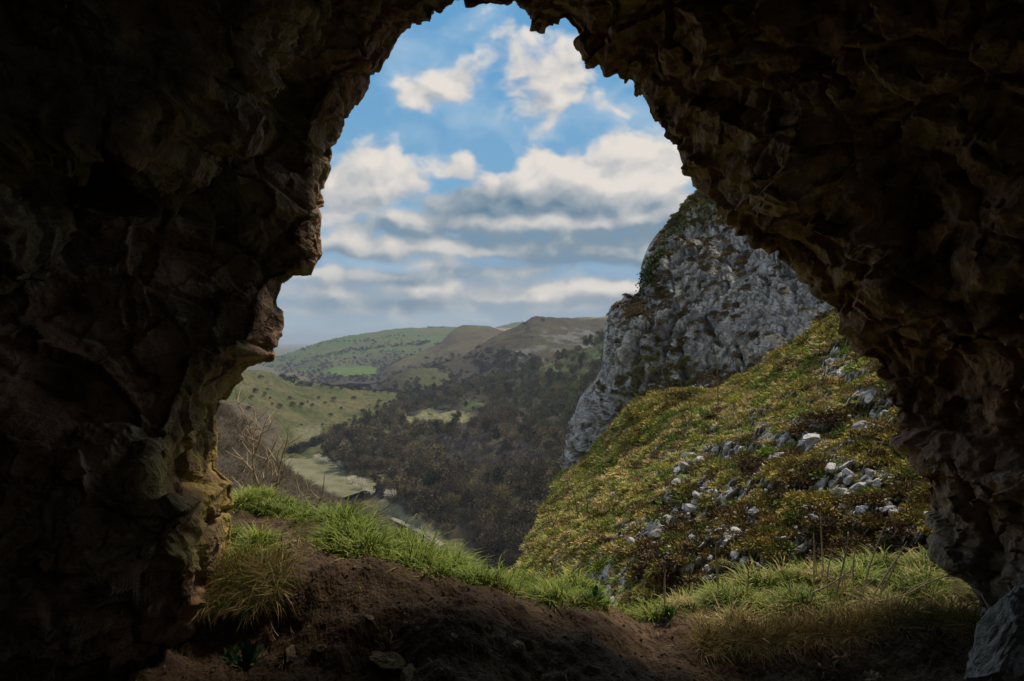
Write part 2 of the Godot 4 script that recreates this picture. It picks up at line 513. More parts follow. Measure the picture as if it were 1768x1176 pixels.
func build_cave() -> void:
	var nt := 1180
	var pr := RandomNumberGenerator.new()
	pr.seed = 404
	for k in 4096:
		plate_a.append(Vector3(pr.randf_range(-0.42, 0.42), pr.randf_range(-0.42, 0.42), pr.randf_range(-0.42, 0.42)))
		plate_b.append(Vector3(pr.randfn(), pr.randfn(), pr.randfn()).normalized())
	var rim := []           # along the outline, evenly
	var lens := [0.0]
	for i in range(1, MOUTH.size()):
		lens.append(lens[-1] + P(MOUTH[i][0], MOUTH[i][1], MOUTH[i][2]).distance_to(P(MOUTH[i - 1][0], MOUTH[i - 1][1], MOUTH[i - 1][2])))
	var at := 0
	for i in nt:
		var l: float = lens[-1] * i / (nt - 1)
		while at < MOUTH.size() - 2 and lens[at + 1] < l:
			at += 1
		var f: float = (l - lens[at]) / (lens[at + 1] - lens[at])
		var a: Array = MOUTH[at]
		var b: Array = MOUTH[at + 1]
		rim.append([P(lerpf(a[0], b[0], f), lerpf(a[1], b[1], f), lerpf(a[2], b[2], f)), lerpf(a[3], b[3], f), lerpf(a[4], b[4], f)])
	var steps := []         # how far along the wall each ring lies from the mouth
	for k in 10:
		steps.append(-9.0 + k * 0.9)
	for k in 12:
		steps.append(-0.6 + k * 0.05)
	for k in 330:
		steps.append(k * 0.0135)
	for k in 46:
		steps.append(4.46 + k * 0.16 + k * k * 0.004)
	var nv := steps.size() + 1
	var base := PackedVector3Array()
	base.resize(nt * nv)
	for i in nt:
		var r: Vector3 = rim[i][0]
		var out2 := Vector2(r.x - 0.35, r.y - 1.5).normalized()
		var along := 0.0
		var wide := 0.0
		var last := 0.0
		var hung := 0.0
		for j in nv - 1:
			var q: float = steps[j]
			if q <= 0.0:
				base[j * nt + i] = r + Vector3(out2.x * -q, out2.y * -q, q * 0.22)
				continue
			var turned := smoothstep(-0.06, 0.08, q - rim[i][1])
			var angle := lerpf(-0.14 * smoothstep(0.5, 1.0, rim[i][1]), atan(rim[i][2]), turned)
			if wide > 2.6:
				angle *= 1.0 - smoothstep(2.6, 3.3, wide)
			# above the line of the hanging rock the wall runs straight towards us for a while
			if q > rim[i][1] + 0.15 and hung < 1.15 and q < 4.5:
				var now := pixel_of(base[(j - 1) * nt + i])
				if now.x < 640.0 and now.x > -250.0 and line_y(HANG, now.x) + hang_jag(base[(j - 1) * nt + i]) > now.y:
					angle = -0.06
					hung += q - last
			along += cos(angle) * (q - last)
			wide += sin(angle) * (q - last)
			last = q
			base[j * nt + i] = r + Vector3(out2.x * wide, out2.y * wide, along)
		base[(nv - 1) * nt + i] = Vector3(0.3, 1.5, base[(nv - 2) * nt + i].z + 1.0)
	var pos := base.duplicate()
	var col := PackedColorArray()
	col.resize(nt * nv)
	var spin := Basis.from_euler(Vector3(0.6, 0.4, 0.75))
	var spin2 := Basis.from_euler(Vector3(-0.4, 1.1, 0.3))
	for j in nv:
		var ja := maxi(j - 3, 0) * nt
		var jb := mini(j + 3, nv - 1) * nt
		for i in nt:
			var p := base[j * nt + i]
			var du := base[j * nt + mini(i + 12, nt - 1)] - base[j * nt + maxi(i - 12, 0)]
			var dv := base[jb + i] - base[ja + i]
			var n := du.cross(dv).normalized()
			var q: float = steps[j] if j < nv - 1 else 20.0
			var px := pixel_of(p)
			var inside := smoothstep(0.0, 0.7, q)
			var west := 1.0 - smoothstep(620.0, 900.0, px.x)       # the west wall is smoother, the east one knobbly
			var warp := Vector3(n_fbm.get_noise_3d(p.x * 1.3, p.y * 1.3, p.z * 1.3), n_fbm.get_noise_3d(p.x * 1.3 + 31.0, p.y * 1.3, p.z * 1.3), n_fbm.get_noise_3d(p.x * 1.3, p.y * 1.3 + 17.0, p.z * 1.3))
			var pw := p + warp * 0.07
			var a := spin * pw
			a.z *= 0.62
			var b := spin2 * pw
			b.x *= 0.7
			var jamb: float = smoothstep(0.55, 0.95, rim[i][1]) * (1.0 - smoothstep(-0.05, 0.1, q - rim[i][1]))
			var h := n_big.get_noise_3dv(p) * 0.30 * inside * (1.0 - jamb * 0.75)
			var f1 := 0.22 - n_facet.get_noise_3d(a.x * 1.5, a.y * 1.5, a.z * 1.5) * 0.5
			var f2 := 0.22 - n_facet.get_noise_3d(b.x * 4.4, b.y * 4.4, b.z * 4.4) * 0.5
			var f3 := 0.26 - n_facet2.get_noise_3d(a.x * 9.0, a.y * 9.0, a.z * 9.0) * 0.5
			var cr := n_crack.get_noise_3d(b.x * 2.1, b.y * 2.1, b.z * 1.6)
			h += (f1 - 0.5) * 0.10 * inside
			if q < 5.0 and q > -0.7:
				h += plates(a, 1.7, 0.55) * lerpf(0.26, 0.22, west) * lerpf(0.35, 1.0, inside)
				h += plates(b, 4.6, 0.75) * lerpf(0.125, 0.055, west) * lerpf(0.7, 1.0, inside)
				h += (f2 - 0.5) * lerpf(0.05, 0.03, west)
			else:
				h += (f1 - 0.5) * 0.2
			h += (f3 - 0.5) * lerpf(0.025, 0.02, west)
			h += (0.2 - n_facet.get_noise_3d(b.y * 8.5, b.x * 8.5, a.x * 8.5) * 0.5 - 0.5) * lerpf(0.06, 0.035, west)
			# bedding: layers that stand out by different amounts
			var bed := pw.dot(Vector3(0.32, 0.93, 0.2)) * lerpf(5.2, 3.4, west) + n_big.get_noise_3d(p.x * 0.8, p.y * 0.8 + 9.0, p.z * 0.8) * 1.6
			var layer := floorf(bed)
			var part := bed - layer
			h += lerpf(wrapf(layer * 0.618 + floorf(pw.z * 1.3 + layer * 0.37) * 0.31, 0.0, 1.0), wrapf((layer + 1.0) * 0.618 + floorf(pw.z * 1.3 + (layer + 1.0) * 0.37) * 0.31, 0.0, 1.0), smoothstep(0.82, 1.0, part)) * lerpf(0.10, 0.09, west) * lerpf(0.35, 1.0, inside) - 0.045 * inside
			h -= (1.0 - smoothstep(-1.0, -0.90, cr)) * 0.05
			h += n_fine.get_noise_3dv(p) * lerpf(0.018, 0.011, west)
			var pale := 0.0
			# the rock hanging from the roof
			if px.x < 640.0 and p.z < -0.5:
				var e := (line_y(HANG, px.x) + warp.x * 40.0 + n_fine.get_noise_3d(p.x, p.y, p.z) * 26.0) - px.y
				var keep := smoothstep(0.35, 0.9, q)
				h += smoothstep(-3.0, 12.0, e) * 0.06 * keep
				h += smoothstep(20.0, 60.0, e) * (0.5 - f1) * 0.25 * keep
				if e > 0.0:
					pale = smoothstep(0.0, 30.0, e) * (1.0 - smoothstep(110.0, 260.0, e))
					h += (0.5 - absf(n_ridge.get_noise_3d(p.x * 1.2, p.y * 1.2 + 5.0, p.z * 0.6))) * 0.10 * keep
			pos[j * nt + i] = p + n * h * (1.0 if j < nv - 1 else 0.0)
			# colour: brown, greyer and greener by patches
			var m1 := n_patch.get_noise_3d(p.x * 0.8, p.y * 0.8, p.z * 0.8)
			var m2 := n_patch.get_noise_3d(p.x * 2.6 + 40.0, p.y * 2.6, p.z * 2.6)
			var c := mixc(Color(0.40, 0.24, 0.145), Color(0.50, 0.35, 0.235), 0.5 + m1 * 1.1)
			c = mixc(c, Color(0.56, 0.45, 0.33), smoothstep(0.10, 0.4, m2) * 0.8)
			c = mixc(c, Color(0.15, 0.10, 0.065), smoothstep(0.12, 0.45, -m2) * 0.8)
			if west > 0.2:
				c = mixc(c, Color(0.30, 0.25, 0.09), smoothstep(0.1, 0.5, m1 + m2 * 0.6) * 0.5 * west)
			c = mixc(c, mixc(Color(0.55, 0.42, 0.14), Color(0.30, 0.20, 0.10), 0.45 + m2 * 2.4), jamb * 0.9)  # mossy ochre of the jamb, with the mouth's light put into the colour
			c = mixc(c, Color(0.46, 0.40, 0.29), pale * (0.55 + m2))  # the hanging ledges catch more light: that brightness is put into the colour
			if west < 0.2 and p.y < 0.6:
				c = mixc(c, Color(0.42, 0.40, 0.36), (1.0 - smoothstep(-0.2, 0.5, p.y)) * 0.8)
			col[j * nt + i] = c
	# the wall is one rock; it is cut into three pieces of the setting where its jambs turn into the arch
	var cuts := [0, 0, 0, nt - 1]
	for i in nt:
		var o: float = pixel_of(rim[i][0]).x
		if cuts[1] == 0 and pixel_of(rim[i][0]).y < 330.0:
			cuts[1] = i
		if cuts[2] == 0 and o > 1200.0:
			cuts[2] = i
	var names := ["cave_wall_left", "cave_roof", "cave_wall_right"]
	var labels := ["dark brown cave wall with a mossy lit jamb beside the grassy lip", "dark rock roof arching over the cave mouth with hanging ledges", "knobbly brown overhanging cave wall beside the limestone crag"]
	for k in 3:
		var a0: int = cuts[k]
		var w: int = cuts[k + 1] - a0 + 1
		var pp := PackedVector3Array()
		var cc := PackedColorArray()
		for j in nv:
			pp.append_array(pos.slice(j * nt + a0, j * nt + a0 + w))
			cc.append_array(col.slice(j * nt + a0, j * nt + a0 + w))
		tag(obj(names[k], grid_mesh(pp, cc, w, nv, true, true), M.cave_limestone), labels[k], "", "", "structure")


# added opening high in the side behind the camera, lets sky light in
func added_opening(p: Vector3) -> bool:
	return p.z > 1.1 and p.z < 3.0 and p.x > 1.5 and p.y > 3.2 and p.y < 5.6


# ------------------------------------------------------------------ the floor of the cave and its grassy lip
const FX := [-7.0, -2.6, -1.8, -1.0, -0.3, 0.4, 1.0, 1.7, 2.4, 3.2, 8.0]
const FD := [-12.0, 2.0, 3.4, 4.0, 4.4, 4.8, 5.3, 5.8, 6.4, 8.0, 12.0, 30.0]
const FH := [
	[-0.3, -0.4, -0.4, -0.3, 0.0, 0.06, 0.10, 0.12, 0.05, -0.9, -3.5, -22.0],
	[-0.3, -0.5, -0.5, -0.5, -0.42, -0.02, 0.09, 0.11, 0.08, -0.8, -3.5, -22.0],
	[-0.3, -0.5, -0.5, -0.5, -0.44, -0.02, 0.07, 0.08, 0.0, -0.9, -3.6, -22.0],
	[-0.3, -0.5, -0.5, -0.40, -0.14, 0.0, -0.02, -0.14, -0.45, -1.4, -4.0, -22.0],
	[-0.3, -0.42, -0.42, -0.32, -0.14, -0.10, -0.23, -0.48, -0.9, -2.0, -5.0, -22.0],
	[-0.4, -0.44, -0.44, -0.42, -0.33, -0.26, -0.32, -0.65, -1.2, -2.8, -5.8, -22.0],
	[-0.5, -0.5, -0.55, -0.58, -0.60, -0.57, -0.60, -0.95, -1.6, -3.2, -6.2, -22.0],
	[-0.5, -0.5, -0.60, -0.62, -0.64, -0.52, -0.40, -0.56, -1.1, -2.8, -6.2, -22.0],
	[-0.5, -0.5, -0.60, -0.62, -0.64, -0.46, -0.36, -0.46, -0.9, -2.6, -6.0, -22.0],
	[-0.5, -0.5, -0.58, -0.58, -0.58, -0.40, -0.28, -0.34, -0.7, -2.4, -6.0, -22.0],
	[-0.5, -0.5, -0.5, -0.5, -0.4, -0.2, -0.1, -0.2, -0.6, -2.4, -6.0, -22.0]]

func span(a: Array, x: float) -> Vector2:      # (index, fraction) of x in a rising list
	for i in a.size() - 1:
		if x < a[i + 1]:
			return Vector2(i, clampf((x - a[i]) / (a[i + 1] - a[i]), 0.0, 1.0))
	return Vector2(a.size() - 2, 1.0)

func floor_height(x: float, z: float) -> float:
	var u := span(FX, x)
	var v := span(FD, -z)
	var i := int(u.x)
	var j := int(v.x)
	var fu := soft(u.y)
	var fv := soft(v.y) if j > 1 and j < 7 else v.y
	var h := lerpf(lerpf(FH[i][j], FH[i][j + 1], fv), lerpf(FH[i + 1][j], FH[i + 1][j + 1], fv), fu)
	h += n_fbm.get_noise_2d(x * 0.9, z * 0.9) * 0.10 + n_fbm.get_noise_2d(x * 4.0, z * 4.0) * 0.022
	return h

# how grassy the floor is at (x, depth): 0 bare earth, 1 turf
func turf(x: float, d: float) -> float:
	var wob := n_patch.get_noise_2d(x * 1.4, d * 1.4) * 0.30
	var edge := 5.15
	if x > 1.25: edge = lerpf(5.15, 4.84, smoothstep(1.25, 1.55, x))
	elif x > 0.4: edge = lerpf(4.85, 5.15, smoothstep(0.5, 0.9, x))
	elif x > -0.4: edge = lerpf(4.74, 4.85, smoothstep(-0.4, 0.2, x))
	elif x > -1.48: edge = lerpf(5.2, 4.74, (x + 1.48) / 1.08)
	else: edge = lerpf(5.2, 5.9, smoothstep(-1.48, -2.2, x))
	var t := smoothstep(-0.12, 0.16, d - edge + wob * 0.5)
	if x < -1.45 and d > 4.6:
		t = maxf(t, smoothstep(1.62, 1.86, -x + wob * 0.6) * smoothstep(4.6, 4.74, d) * (1.0 - smoothstep(5.2, 5.4, d + wob * 0.4)))
	return t

func build_floor() -> void:
	var xs := []
	var zs := []
	var x := -7.5
	while x < 8.6:
		xs.append(x)
		x += 0.022 if x > -2.9 and x < 3.6 else 0.2
	var d := -12.0
	while d < 30.5:
		zs.append(-d)
		d += 0.5 if d < 2.4 else (0.018 if d < 6.6 else 0.25)
	var nu := xs.size()
	var nv := zs.size()
	var pos := PackedVector3Array()
	var col := PackedColorArray()
	pos.resize(nu * nv)
	col.resize(nu * nv)
	for j in nv:
		for i in nu:
			var px: float = xs[i]
			var pz: float = zs[j]
			var h := floor_height(px, pz)
			var t := turf(px, -pz)
			var near := 1.0 - smoothstep(7.0, 9.0, -pz)
			h += n_fine.get_noise_2d(px, pz) * 0.020 * near + (0.5 - n_facet2.get_noise_2d(px * 11.0, pz * 11.0) * 0.5 - 0.5) * 0.016 * (1.0 - t) * near
			pos[j * nu + i] = Vector3(px, h, pz)
			var m := n_patch.get_noise_2d(px * 2.2, pz * 2.2)
			var c := mixc(Color(0.085, 0.056, 0.037), Color(0.19, 0.128, 0.085), 0.45 + m)
			c = mixc(c, Color(0.14, 0.10, 0.05), smoothstep(0.0, 0.35, n_patch.get_noise_2d(px * 5.0 + 9.0, pz * 5.0)) * 0.5)
			col[j * nu + i] = mixc(c, Color(0.10, 0.095, 0.03), t * 0.8)
	tag(obj("cave_floor", grid_mesh(pos, col, nu, nv, true), M.soil), "trodden brown earth floor leading to the grassy cave lip", "", "", "structure")


# ------------------------------------------------------------------ far hills and valley
# each hill: rows of (px, py, depth) from its skyline down to its foot
const HILL_A := [
	[[360, 660, 2250], [470, 622, 2300], [520, 603, 2350], [580, 585, 2400], [640, 574, 2450], [700, 567, 2500], [770, 565, 2600], [850, 566, 2800], [940, 570, 3000], [1050, 575, 3000]],
	[[360, 670, 1950], [470, 634, 2000], [530, 622, 2000], [590, 608, 2050], [650, 600, 2050], [710, 594, 2100], [780, 590, 2200], [850, 590, 2300], [940, 592, 2400], [1050, 595, 2400]],
	[[360, 680, 1600], [470, 652, 1600], [530, 645, 1600], [590, 636, 1600], [650, 630, 1600], [710, 625, 1650], [780, 620, 1700], [850, 615, 1800], [940, 615, 1900], [1050, 620, 1900]],
	[[360, 700, 1150], [470, 675, 1150], [530, 670, 1150], [590, 664, 1150], [650, 660, 1150], [710, 656, 1200], [780, 650, 1300], [850, 645, 1400], [940, 645, 1500], [1050, 650, 1500]]]
const HILL_A2 := [
	[[780, 580, 3300], [840, 571, 3350], [875, 560, 3400], [895, 556, 3400], [930, 563, 3400], [1000, 580, 3400]],
	[[780, 600, 2900], [840, 596, 2900], [875, 592, 2900], [895, 592, 2900], [930, 596, 2900], [1000, 600, 2900]]]
const HILL_B := [
	[[640, 650, 1400], [690, 622, 1450], [735, 604, 1500], [760, 590, 1540], [780, 571, 1560], [800, 564, 1580], [838, 562, 1620], [860, 568, 1640], [885, 578, 1660], [940, 600, 1700]],
	[[640, 660, 1250], [690, 640, 1280], [735, 626, 1300], [760, 616, 1320], [780, 606, 1330], [800, 600, 1340], [838, 598, 1360], [860, 602, 1380], [885, 610, 1400], [940, 622, 1420]],
	[[640, 672, 1050], [690, 664, 1050], [735, 656, 1050], [760, 652, 1050], [780, 648, 1050], [800, 645, 1050], [838, 640, 1080], [860, 640, 1100], [885, 642, 1120], [940, 648, 1150]]]
const HILL_C := [
	[[700, 662, 940], [745, 636, 980], [790, 618, 1040], [835, 594, 1090], [870, 574, 1130], [905, 557, 1160], [925, 548, 1190], [950, 547, 1230], [1000, 550, 1320], [1050, 546, 1400], [1120, 536, 1480], [1220, 530, 1500]],
	[[700, 676, 850], [745, 655, 870], [790, 642, 900], [835, 624, 930], [870, 606, 950], [905, 590, 970], [925, 582, 980], [950, 580, 1000], [1000, 580, 1040], [1050, 576, 1090], [1120, 570, 1140], [1220, 565, 1150]],
	[[700, 690, 760], [745, 680, 770], [790, 668, 780], [835, 654, 790], [870, 640, 800], [905, 628, 810], [925, 620, 820], [950, 616, 830], [1000, 610, 850], [1050, 606, 880], [1120, 600, 900], [1220, 595, 900]],
	[[700, 700, 700], [745, 696, 700], [790, 690, 700], [835, 680, 700], [870, 672, 700], [905, 664, 700], [925, 660, 700], [950, 656, 700], [1000, 650, 700], [1050, 640, 700], [1120, 630, 700], [1220, 625, 700]]]
const HILL_K := [   # the small knoll at the valley's bend
	[[650, 672, 860], [690, 646, 880], [720, 637, 900], [750, 634, 900], [780, 644, 900], [830, 680, 880]],
	[[650, 685, 790], [690, 670, 800], [720, 662, 800], [750, 662, 800], [780, 668, 800], [830, 690, 790]],
	[[650, 700, 720], [690, 696, 720], [720, 694, 720], [750, 694, 720], [780, 696, 720], [830, 702, 720]]]
const HILL_D := [
	[[250, 640, 560], [360, 640, 580], [400, 643, 600], [430, 640, 620], [470, 644, 640], [500, 660, 650], [560, 668, 680], [640, 675, 720], [740, 690, 760], [800, 700, 760]],
	[[250, 700, 470], [360, 690, 490], [400, 680, 510], [430, 676, 530], [470, 678, 560], [500, 684, 580], [560, 690, 600], [640, 696, 640], [740, 704, 680], [800, 712, 690]],
	[[250, 740, 420], [360, 730, 430], [400, 725, 450], [430, 722, 465], [470, 722, 480], [500, 722, 500], [560, 718, 540], [640, 718, 570], [740, 722, 600], [800, 726, 620]],
	[[250, 800, 380], [360, 790, 390], [400, 785, 400], [430, 778, 415], [470, 772, 430], [500, 768, 440], [560, 758, 460], [640, 746, 490], [740, 740, 520], [800, 740, 540]],
	[[250, 850, 340], [360, 830, 360], [400, 820, 380], [430, 815, 390], [470, 800, 400], [500, 796, 405], [560, 785, 420], [640, 770, 450], [740, 760, 480], [800, 756, 500]]]
const HILL_E := [
	[[690, 700, 760], [750, 690, 750], [830, 670, 730], [900, 650, 710], [960, 626, 690], [1040, 594, 660], [1150, 560, 640], [1300, 530, 640]],
	[[640, 722, 600], [720, 716, 590], [810, 706, 580], [900, 695, 560], [970, 675, 530], [1050, 648, 500], [1160, 620, 480], [1300, 600, 480]],
	[[590, 750, 500], [690, 752, 480], [790, 756, 460], [890, 748, 430], [980, 735, 410], [1070, 715, 380], [1170, 690, 370], [1300, 680, 370]],
	[[560, 772, 440], [660, 800, 385], [760, 830, 340], [860, 830, 320], [970, 820, 300], [1080, 800, 290], [1180, 790, 280], [1300, 780, 280]],
	[[600, 815, 375], [660, 852, 332], [720, 888, 290], [800, 942, 258], [900, 960, 240], [1000, 940, 225], [1120, 920, 220], [1300, 920, 220]],
	[[640, 870, 328], [670, 890, 305], [720, 925, 272], [800, 985, 240], [900, 1040, 225], [1000, 1060, 212], [1120, 1080, 205], [1300, 1100, 205]]]
const HILL_N := [   # the steep wooded slope just below the cave, on the left
	[[100, 640, 135], [300, 668, 140], [390, 735, 150], [440, 785, 160], [500, 836, 175], [560, 868, 190], [610, 890, 205], [660, 915, 215], [720, 965, 225], [780, 1030, 230]],
	[[100, 760, 100], [300, 780, 105], [390, 812, 110], [440, 845, 118], [500, 880, 128], [560, 902, 138], [610, 922, 150], [660, 945, 165], [720, 990, 185], [780, 1055, 200]],
	[[100, 900, 65], [300, 900, 68], [390, 910, 70], [440, 925, 75], [500, 945, 82], [560, 965, 92], [610, 980, 102], [660, 1000, 120], [720, 1040, 150], [780, 1090, 170]],
	[[100, 1200, 30], [300, 1200, 30], [390, 1180, 32], [440, 1160, 36], [500, 1150, 44], [560, 1140, 54], [610, 1130, 66], [660, 1130, 85], [720, 1130, 120], [780, 1150, 150]]]

var sheets := {}

func in_patch(p: Vector2, cx: float, cy: float, rx: float, ry: float) -> float:
	var dx := (p.x - cx) / rx
	var dy := (p.y - cy) / ry
	return 1.0 - smoothstep(0.75, 1.1, sqrt(dx * dx + dy * dy))

func hill(called: String, rows: Array, nu: int, nv: int, bumps: float, freq: float, paint: Callable, label: String) -> void:
	var back := []
	for p in rows[0]:
		back.append([p[0], p[1] + 14.0, p[2] * 1.12])
	var all := [back]
	all.append_array(rows)
	var pos := sheet(all, nu, nv)
	var col := PackedColorArray()
	col.resize(nu * nv)
	for j in nv:
		for i in nu:
			var k := j * nu + i
			var p := pos[k]
			var q := pixel_of(p)
			var n := n_fbm.get_noise_3d(p.x * freq, 0.0, p.z * freq) + 0.5 * n_ridge.get_noise_3d(p.x * freq * 1.7, 3.0, p.z * freq * 1.7) - 0.25
			pos[k] = p + Vector3(0, n * bumps * smoothstep(0.0, 0.25, float(j) / nv), 0)
			col[k] = paint.call(q, p, n)
	sheets[called] = [pos, nu, nv]
	tag(obj(called, grid_mesh(pos, col, nu, nv, false), M.far_hillside), label, "", "", "structure")

const PASTURE := Color(0.085, 0.15, 0.035)
const OLIVE := Color(0.135, 0.14, 0.055)
const RUSSET := Color(0.115, 0.085, 0.05)
const WOOD_AND_SHADE := Color(0.070, 0.056, 0.040)  # woodland ground; on the peak also the shade painted on its flank
const STRAW := Color(0.26, 0.25, 0.13)

func build_hills() -> void:
	# the ground: one sheet under everything, out to the horizon
	var n := 90
	var pos := PackedVector3Array()
	var col := PackedColorArray()
	for j in n:
		for i in n:
			var x := (float(i) / (n - 1) * 2.0 - 1.0)
			var z := float(j) / (n - 1) * 2.0 - 1.0
			var p := Vector3(x * absf(x) * 14000.0, 0, z * absf(z) * 14000.0)
			var far := smoothstep(900.0, 3000.0, Vector2(p.x, p.z).length())
			p.y = -77.0 + n_fbm.get_noise_2d(p.x * 0.0006, p.z * 0.0006) * 20.0 * far
			pos.append(p)
			col.append(mixc(OLIVE, Color(0.17, 0.14, 0.09), 0.5 + n_patch.get_noise_2d(p.x * 0.002, p.z * 0.002) * 1.5))
	tag(obj("ground", grid_mesh(pos, col, n, n, false), M.far_hillside), "flat farmland running out to the hazy horizon", "", "", "structure")
	var pt := n_patch
	hill("hill_ridge", HILL_A, 260, 120, 7.0, 0.006, func(q, p, v):
		var c := mixc(PASTURE, OLIVE, 0.3 + n_field.get_noise_2d(p.x * 1.6, p.z * 0.9) * 0.5 + pt.get_noise_2d(p.x * 0.004, p.z * 0.004) * 0.8)
		c = mixc(c, WOOD_AND_SHADE, smoothstep(598.0, 640.0, q.y + v * 30.0 + (q.x - 640.0) * 0.1))
		c = mixc(c, Color(0.13, 0.21, 0.05), in_patch(q, 610, 640, 50, 10))
		return mixc(c, Color(0.3, 0.27, 0.12), in_patch(q, 880, 568, 60, 4)), "long green pasture ridge on the skyline")
	hill("hill_far_knoll", HILL_A2, 80, 40, 8.0, 0.006, func(q, p, v): return mixc(PASTURE, RUSSET, 0.4 + v), "small green knoll far behind the brown hills")
	hill("hill_russet", HILL_B, 200, 110, 6.0, 0.008, func(q, p, v):
		var c := mixc(RUSSET, OLIVE, 0.2 + pt.get_noise_2d(p.x * 0.008, p.z * 0.008) * 1.3)
		return mixc(c, WOOD_AND_SHADE, smoothstep(620.0, 650.0, q.y + v * 40.0)), "russet rounded hill between the pasture ridge and the peak")
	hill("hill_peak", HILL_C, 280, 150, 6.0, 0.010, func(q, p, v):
		var c := mixc(RUSSET * 0.7, OLIVE * 0.68, 0.25 + pt.get_noise_2d(p.x * 0.01, p.z * 0.01) * 1.2)
		c = mixc(c, Color(0.36, 0.33, 0.13), smoothstep(553.0, 548.0, q.y) * smoothstep(985.0, 1030.0, q.x) * 0.8)  # sunlight on the skyline field, put into the colour as yellow
		var sc := smoothstep(-0.05, 0.35, v + pt.get_noise_3d(p.x * 0.03, p.y * 0.05, p.z * 0.01) * 1.3)
		c = mixc(c, Color(0.22, 0.215, 0.21), (in_patch(q, 985, 588, 75, 26) + in_patch(q, 915, 618, 45, 18)) * sc * 0.7)
		return mixc(c, WOOD_AND_SHADE, smoothstep(626.0, 660.0, q.y + v * 40.0) + in_patch(q, 850, 622, 46, 26) * 0.8 + in_patch(q, 805, 632, 70, 26) * 0.75), "peaked brown hill with grey scree below its summit")  # woods low down; the left flank patches put its shade into the colour
	hill("hill_knoll", HILL_K, 120, 70, 5.0, 0.015, func(q, p, v): return mixc(Color(0.10, 0.105, 0.045), WOOD_AND_SHADE, smoothstep(770.0, 790.0, q.x) + smoothstep(735.0, 690.0, q.x) * 0.7 + smoothstep(665.0, 690.0, q.y) + v * 0.5), "low olive knoll at the bend of the valley")
	hill("hill_pasture", HILL_D, 260, 180, 5.0, 0.02, func(q, p, v):
		var c := mixc(Color(0.095, 0.11, 0.036), Color(0.16, 0.145, 0.062), 0.5 + pt.get_noise_2d(p.x * 0.02, p.z * 0.02) * 1.4)
		c = mixc(c, Color(0.12, 0.09, 0.06), in_patch(q, 420, 745, 70, 55) * 0.8)
		return mixc(c, Color(0.24, 0.23, 0.13), in_patch(q, 530, 742, 30, 12) * 0.7), "green grassy hillside dotted with thorn bushes")
	hill("hill_wooded", HILL_E, 320, 240, 6.0, 0.02, func(q, p, v):
		var c := mixc(WOOD_AND_SHADE, Color(0.075, 0.07, 0.04), 0.5 + v)
		c = mixc(c, Color(0.25, 0.24, 0.12), meadow_e(q))
		c = mixc(c, Color(0.25, 0.235, 0.14), low_meadow(q))
		return mixc(c, Color(0.10, 0.14, 0.045), maxf(glade(q), 0.5 * smoothstep(700.0, 640.0, q.y) * smoothstep(900.0, 1000.0, q.x))), "long slope covered in bare woodland across the valley")
	hill("hill_below_cave", HILL_N, 160, 120, 3.0, 0.05, func(q, p, v): return mixc(Color(0.095, 0.07, 0.048), Color(0.13, 0.105, 0.065), 0.5 + v), "steep scrubby slope falling away below the cave lip")
	# pale meadows on the valley floor and the track through the lower one
	meadow("meadow", [[[430, 812], [500, 783], [560, 762], [620, 750]], [[450, 850], [530, 815], [600, 800], [650, 780]], [[560, 870], [620, 850], [650, 838], [690, 830]]], -70.5, "pale green meadow on the valley floor beside the white blossom")
	var track := Tris.new()
	var line := [[668, 893], [700, 906], [730, 922], [757, 938], [785, 958], [815, 985]]
	var edge := []
	for l in line:
		edge.append(nearest(sheets["hill_wooded"], Vector2(l[0], l[1])) + Vector3(0, 0.45, 0))
	for i in 24:
		var p0 := spline(edge, i / 24.0)
		var p1 := spline(edge, (i + 1) / 24.0)
		var w := Vector3(-0.9, 0, 1.1)
		track.quad(p0 - w, p1 - w, p1 + w, p0 + w, Color(0.42, 0.38, 0.31))
	tag(obj("path", track.mesh(), M.turf_slope), "pale gravel track curving through the lower meadow", "", "", "structure")

func meadow_e(q: Vector2) -> float:
	return maxf(in_patch(q, 768, 720, 56, 14), in_patch(q, 712, 724, 30, 8))

func low_meadow(q: Vector2) -> float:
	return smoothstep(-4.0, 4.0, q.y - lerpf(872.0, 962.0, (q.x - 690.0) / 140.0)) * (1.0 - smoothstep(820.0, 850.0, q.x)) * smoothstep(600.0, 640.0, q.x)

func glade(q: Vector2) -> float:
	return maxf(maxf(in_patch(q, 1030, 612, 34, 9), in_patch(q, 960, 634, 36, 8)), in_patch(q, 820, 700, 26, 6))

func meadow(called: String, rows: Array, y: float, label: String) -> void:
	var r := []
	for row in rows:
		var a := []
		for p in row:
			a.append([p[0], p[1], (EYE - y) / ((p[1] - 588.0) * K)])
		r.append(a)
	var nu := 50
	var nv := 40
	var pos := sheet(r, nu, nv)
	var col := PackedColorArray()
	for p in pos:
		col.append(mixc(Color(0.20, 0.20, 0.10), Color(0.30, 0.285, 0.17), 0.5 + n_patch.get_noise_2d(p.x * 0.06, p.z * 0.06) * 1.6))
	tag(obj(called, grid_mesh(pos, col, nu, nv, false), M.turf_slope), label, "", "", "structure")


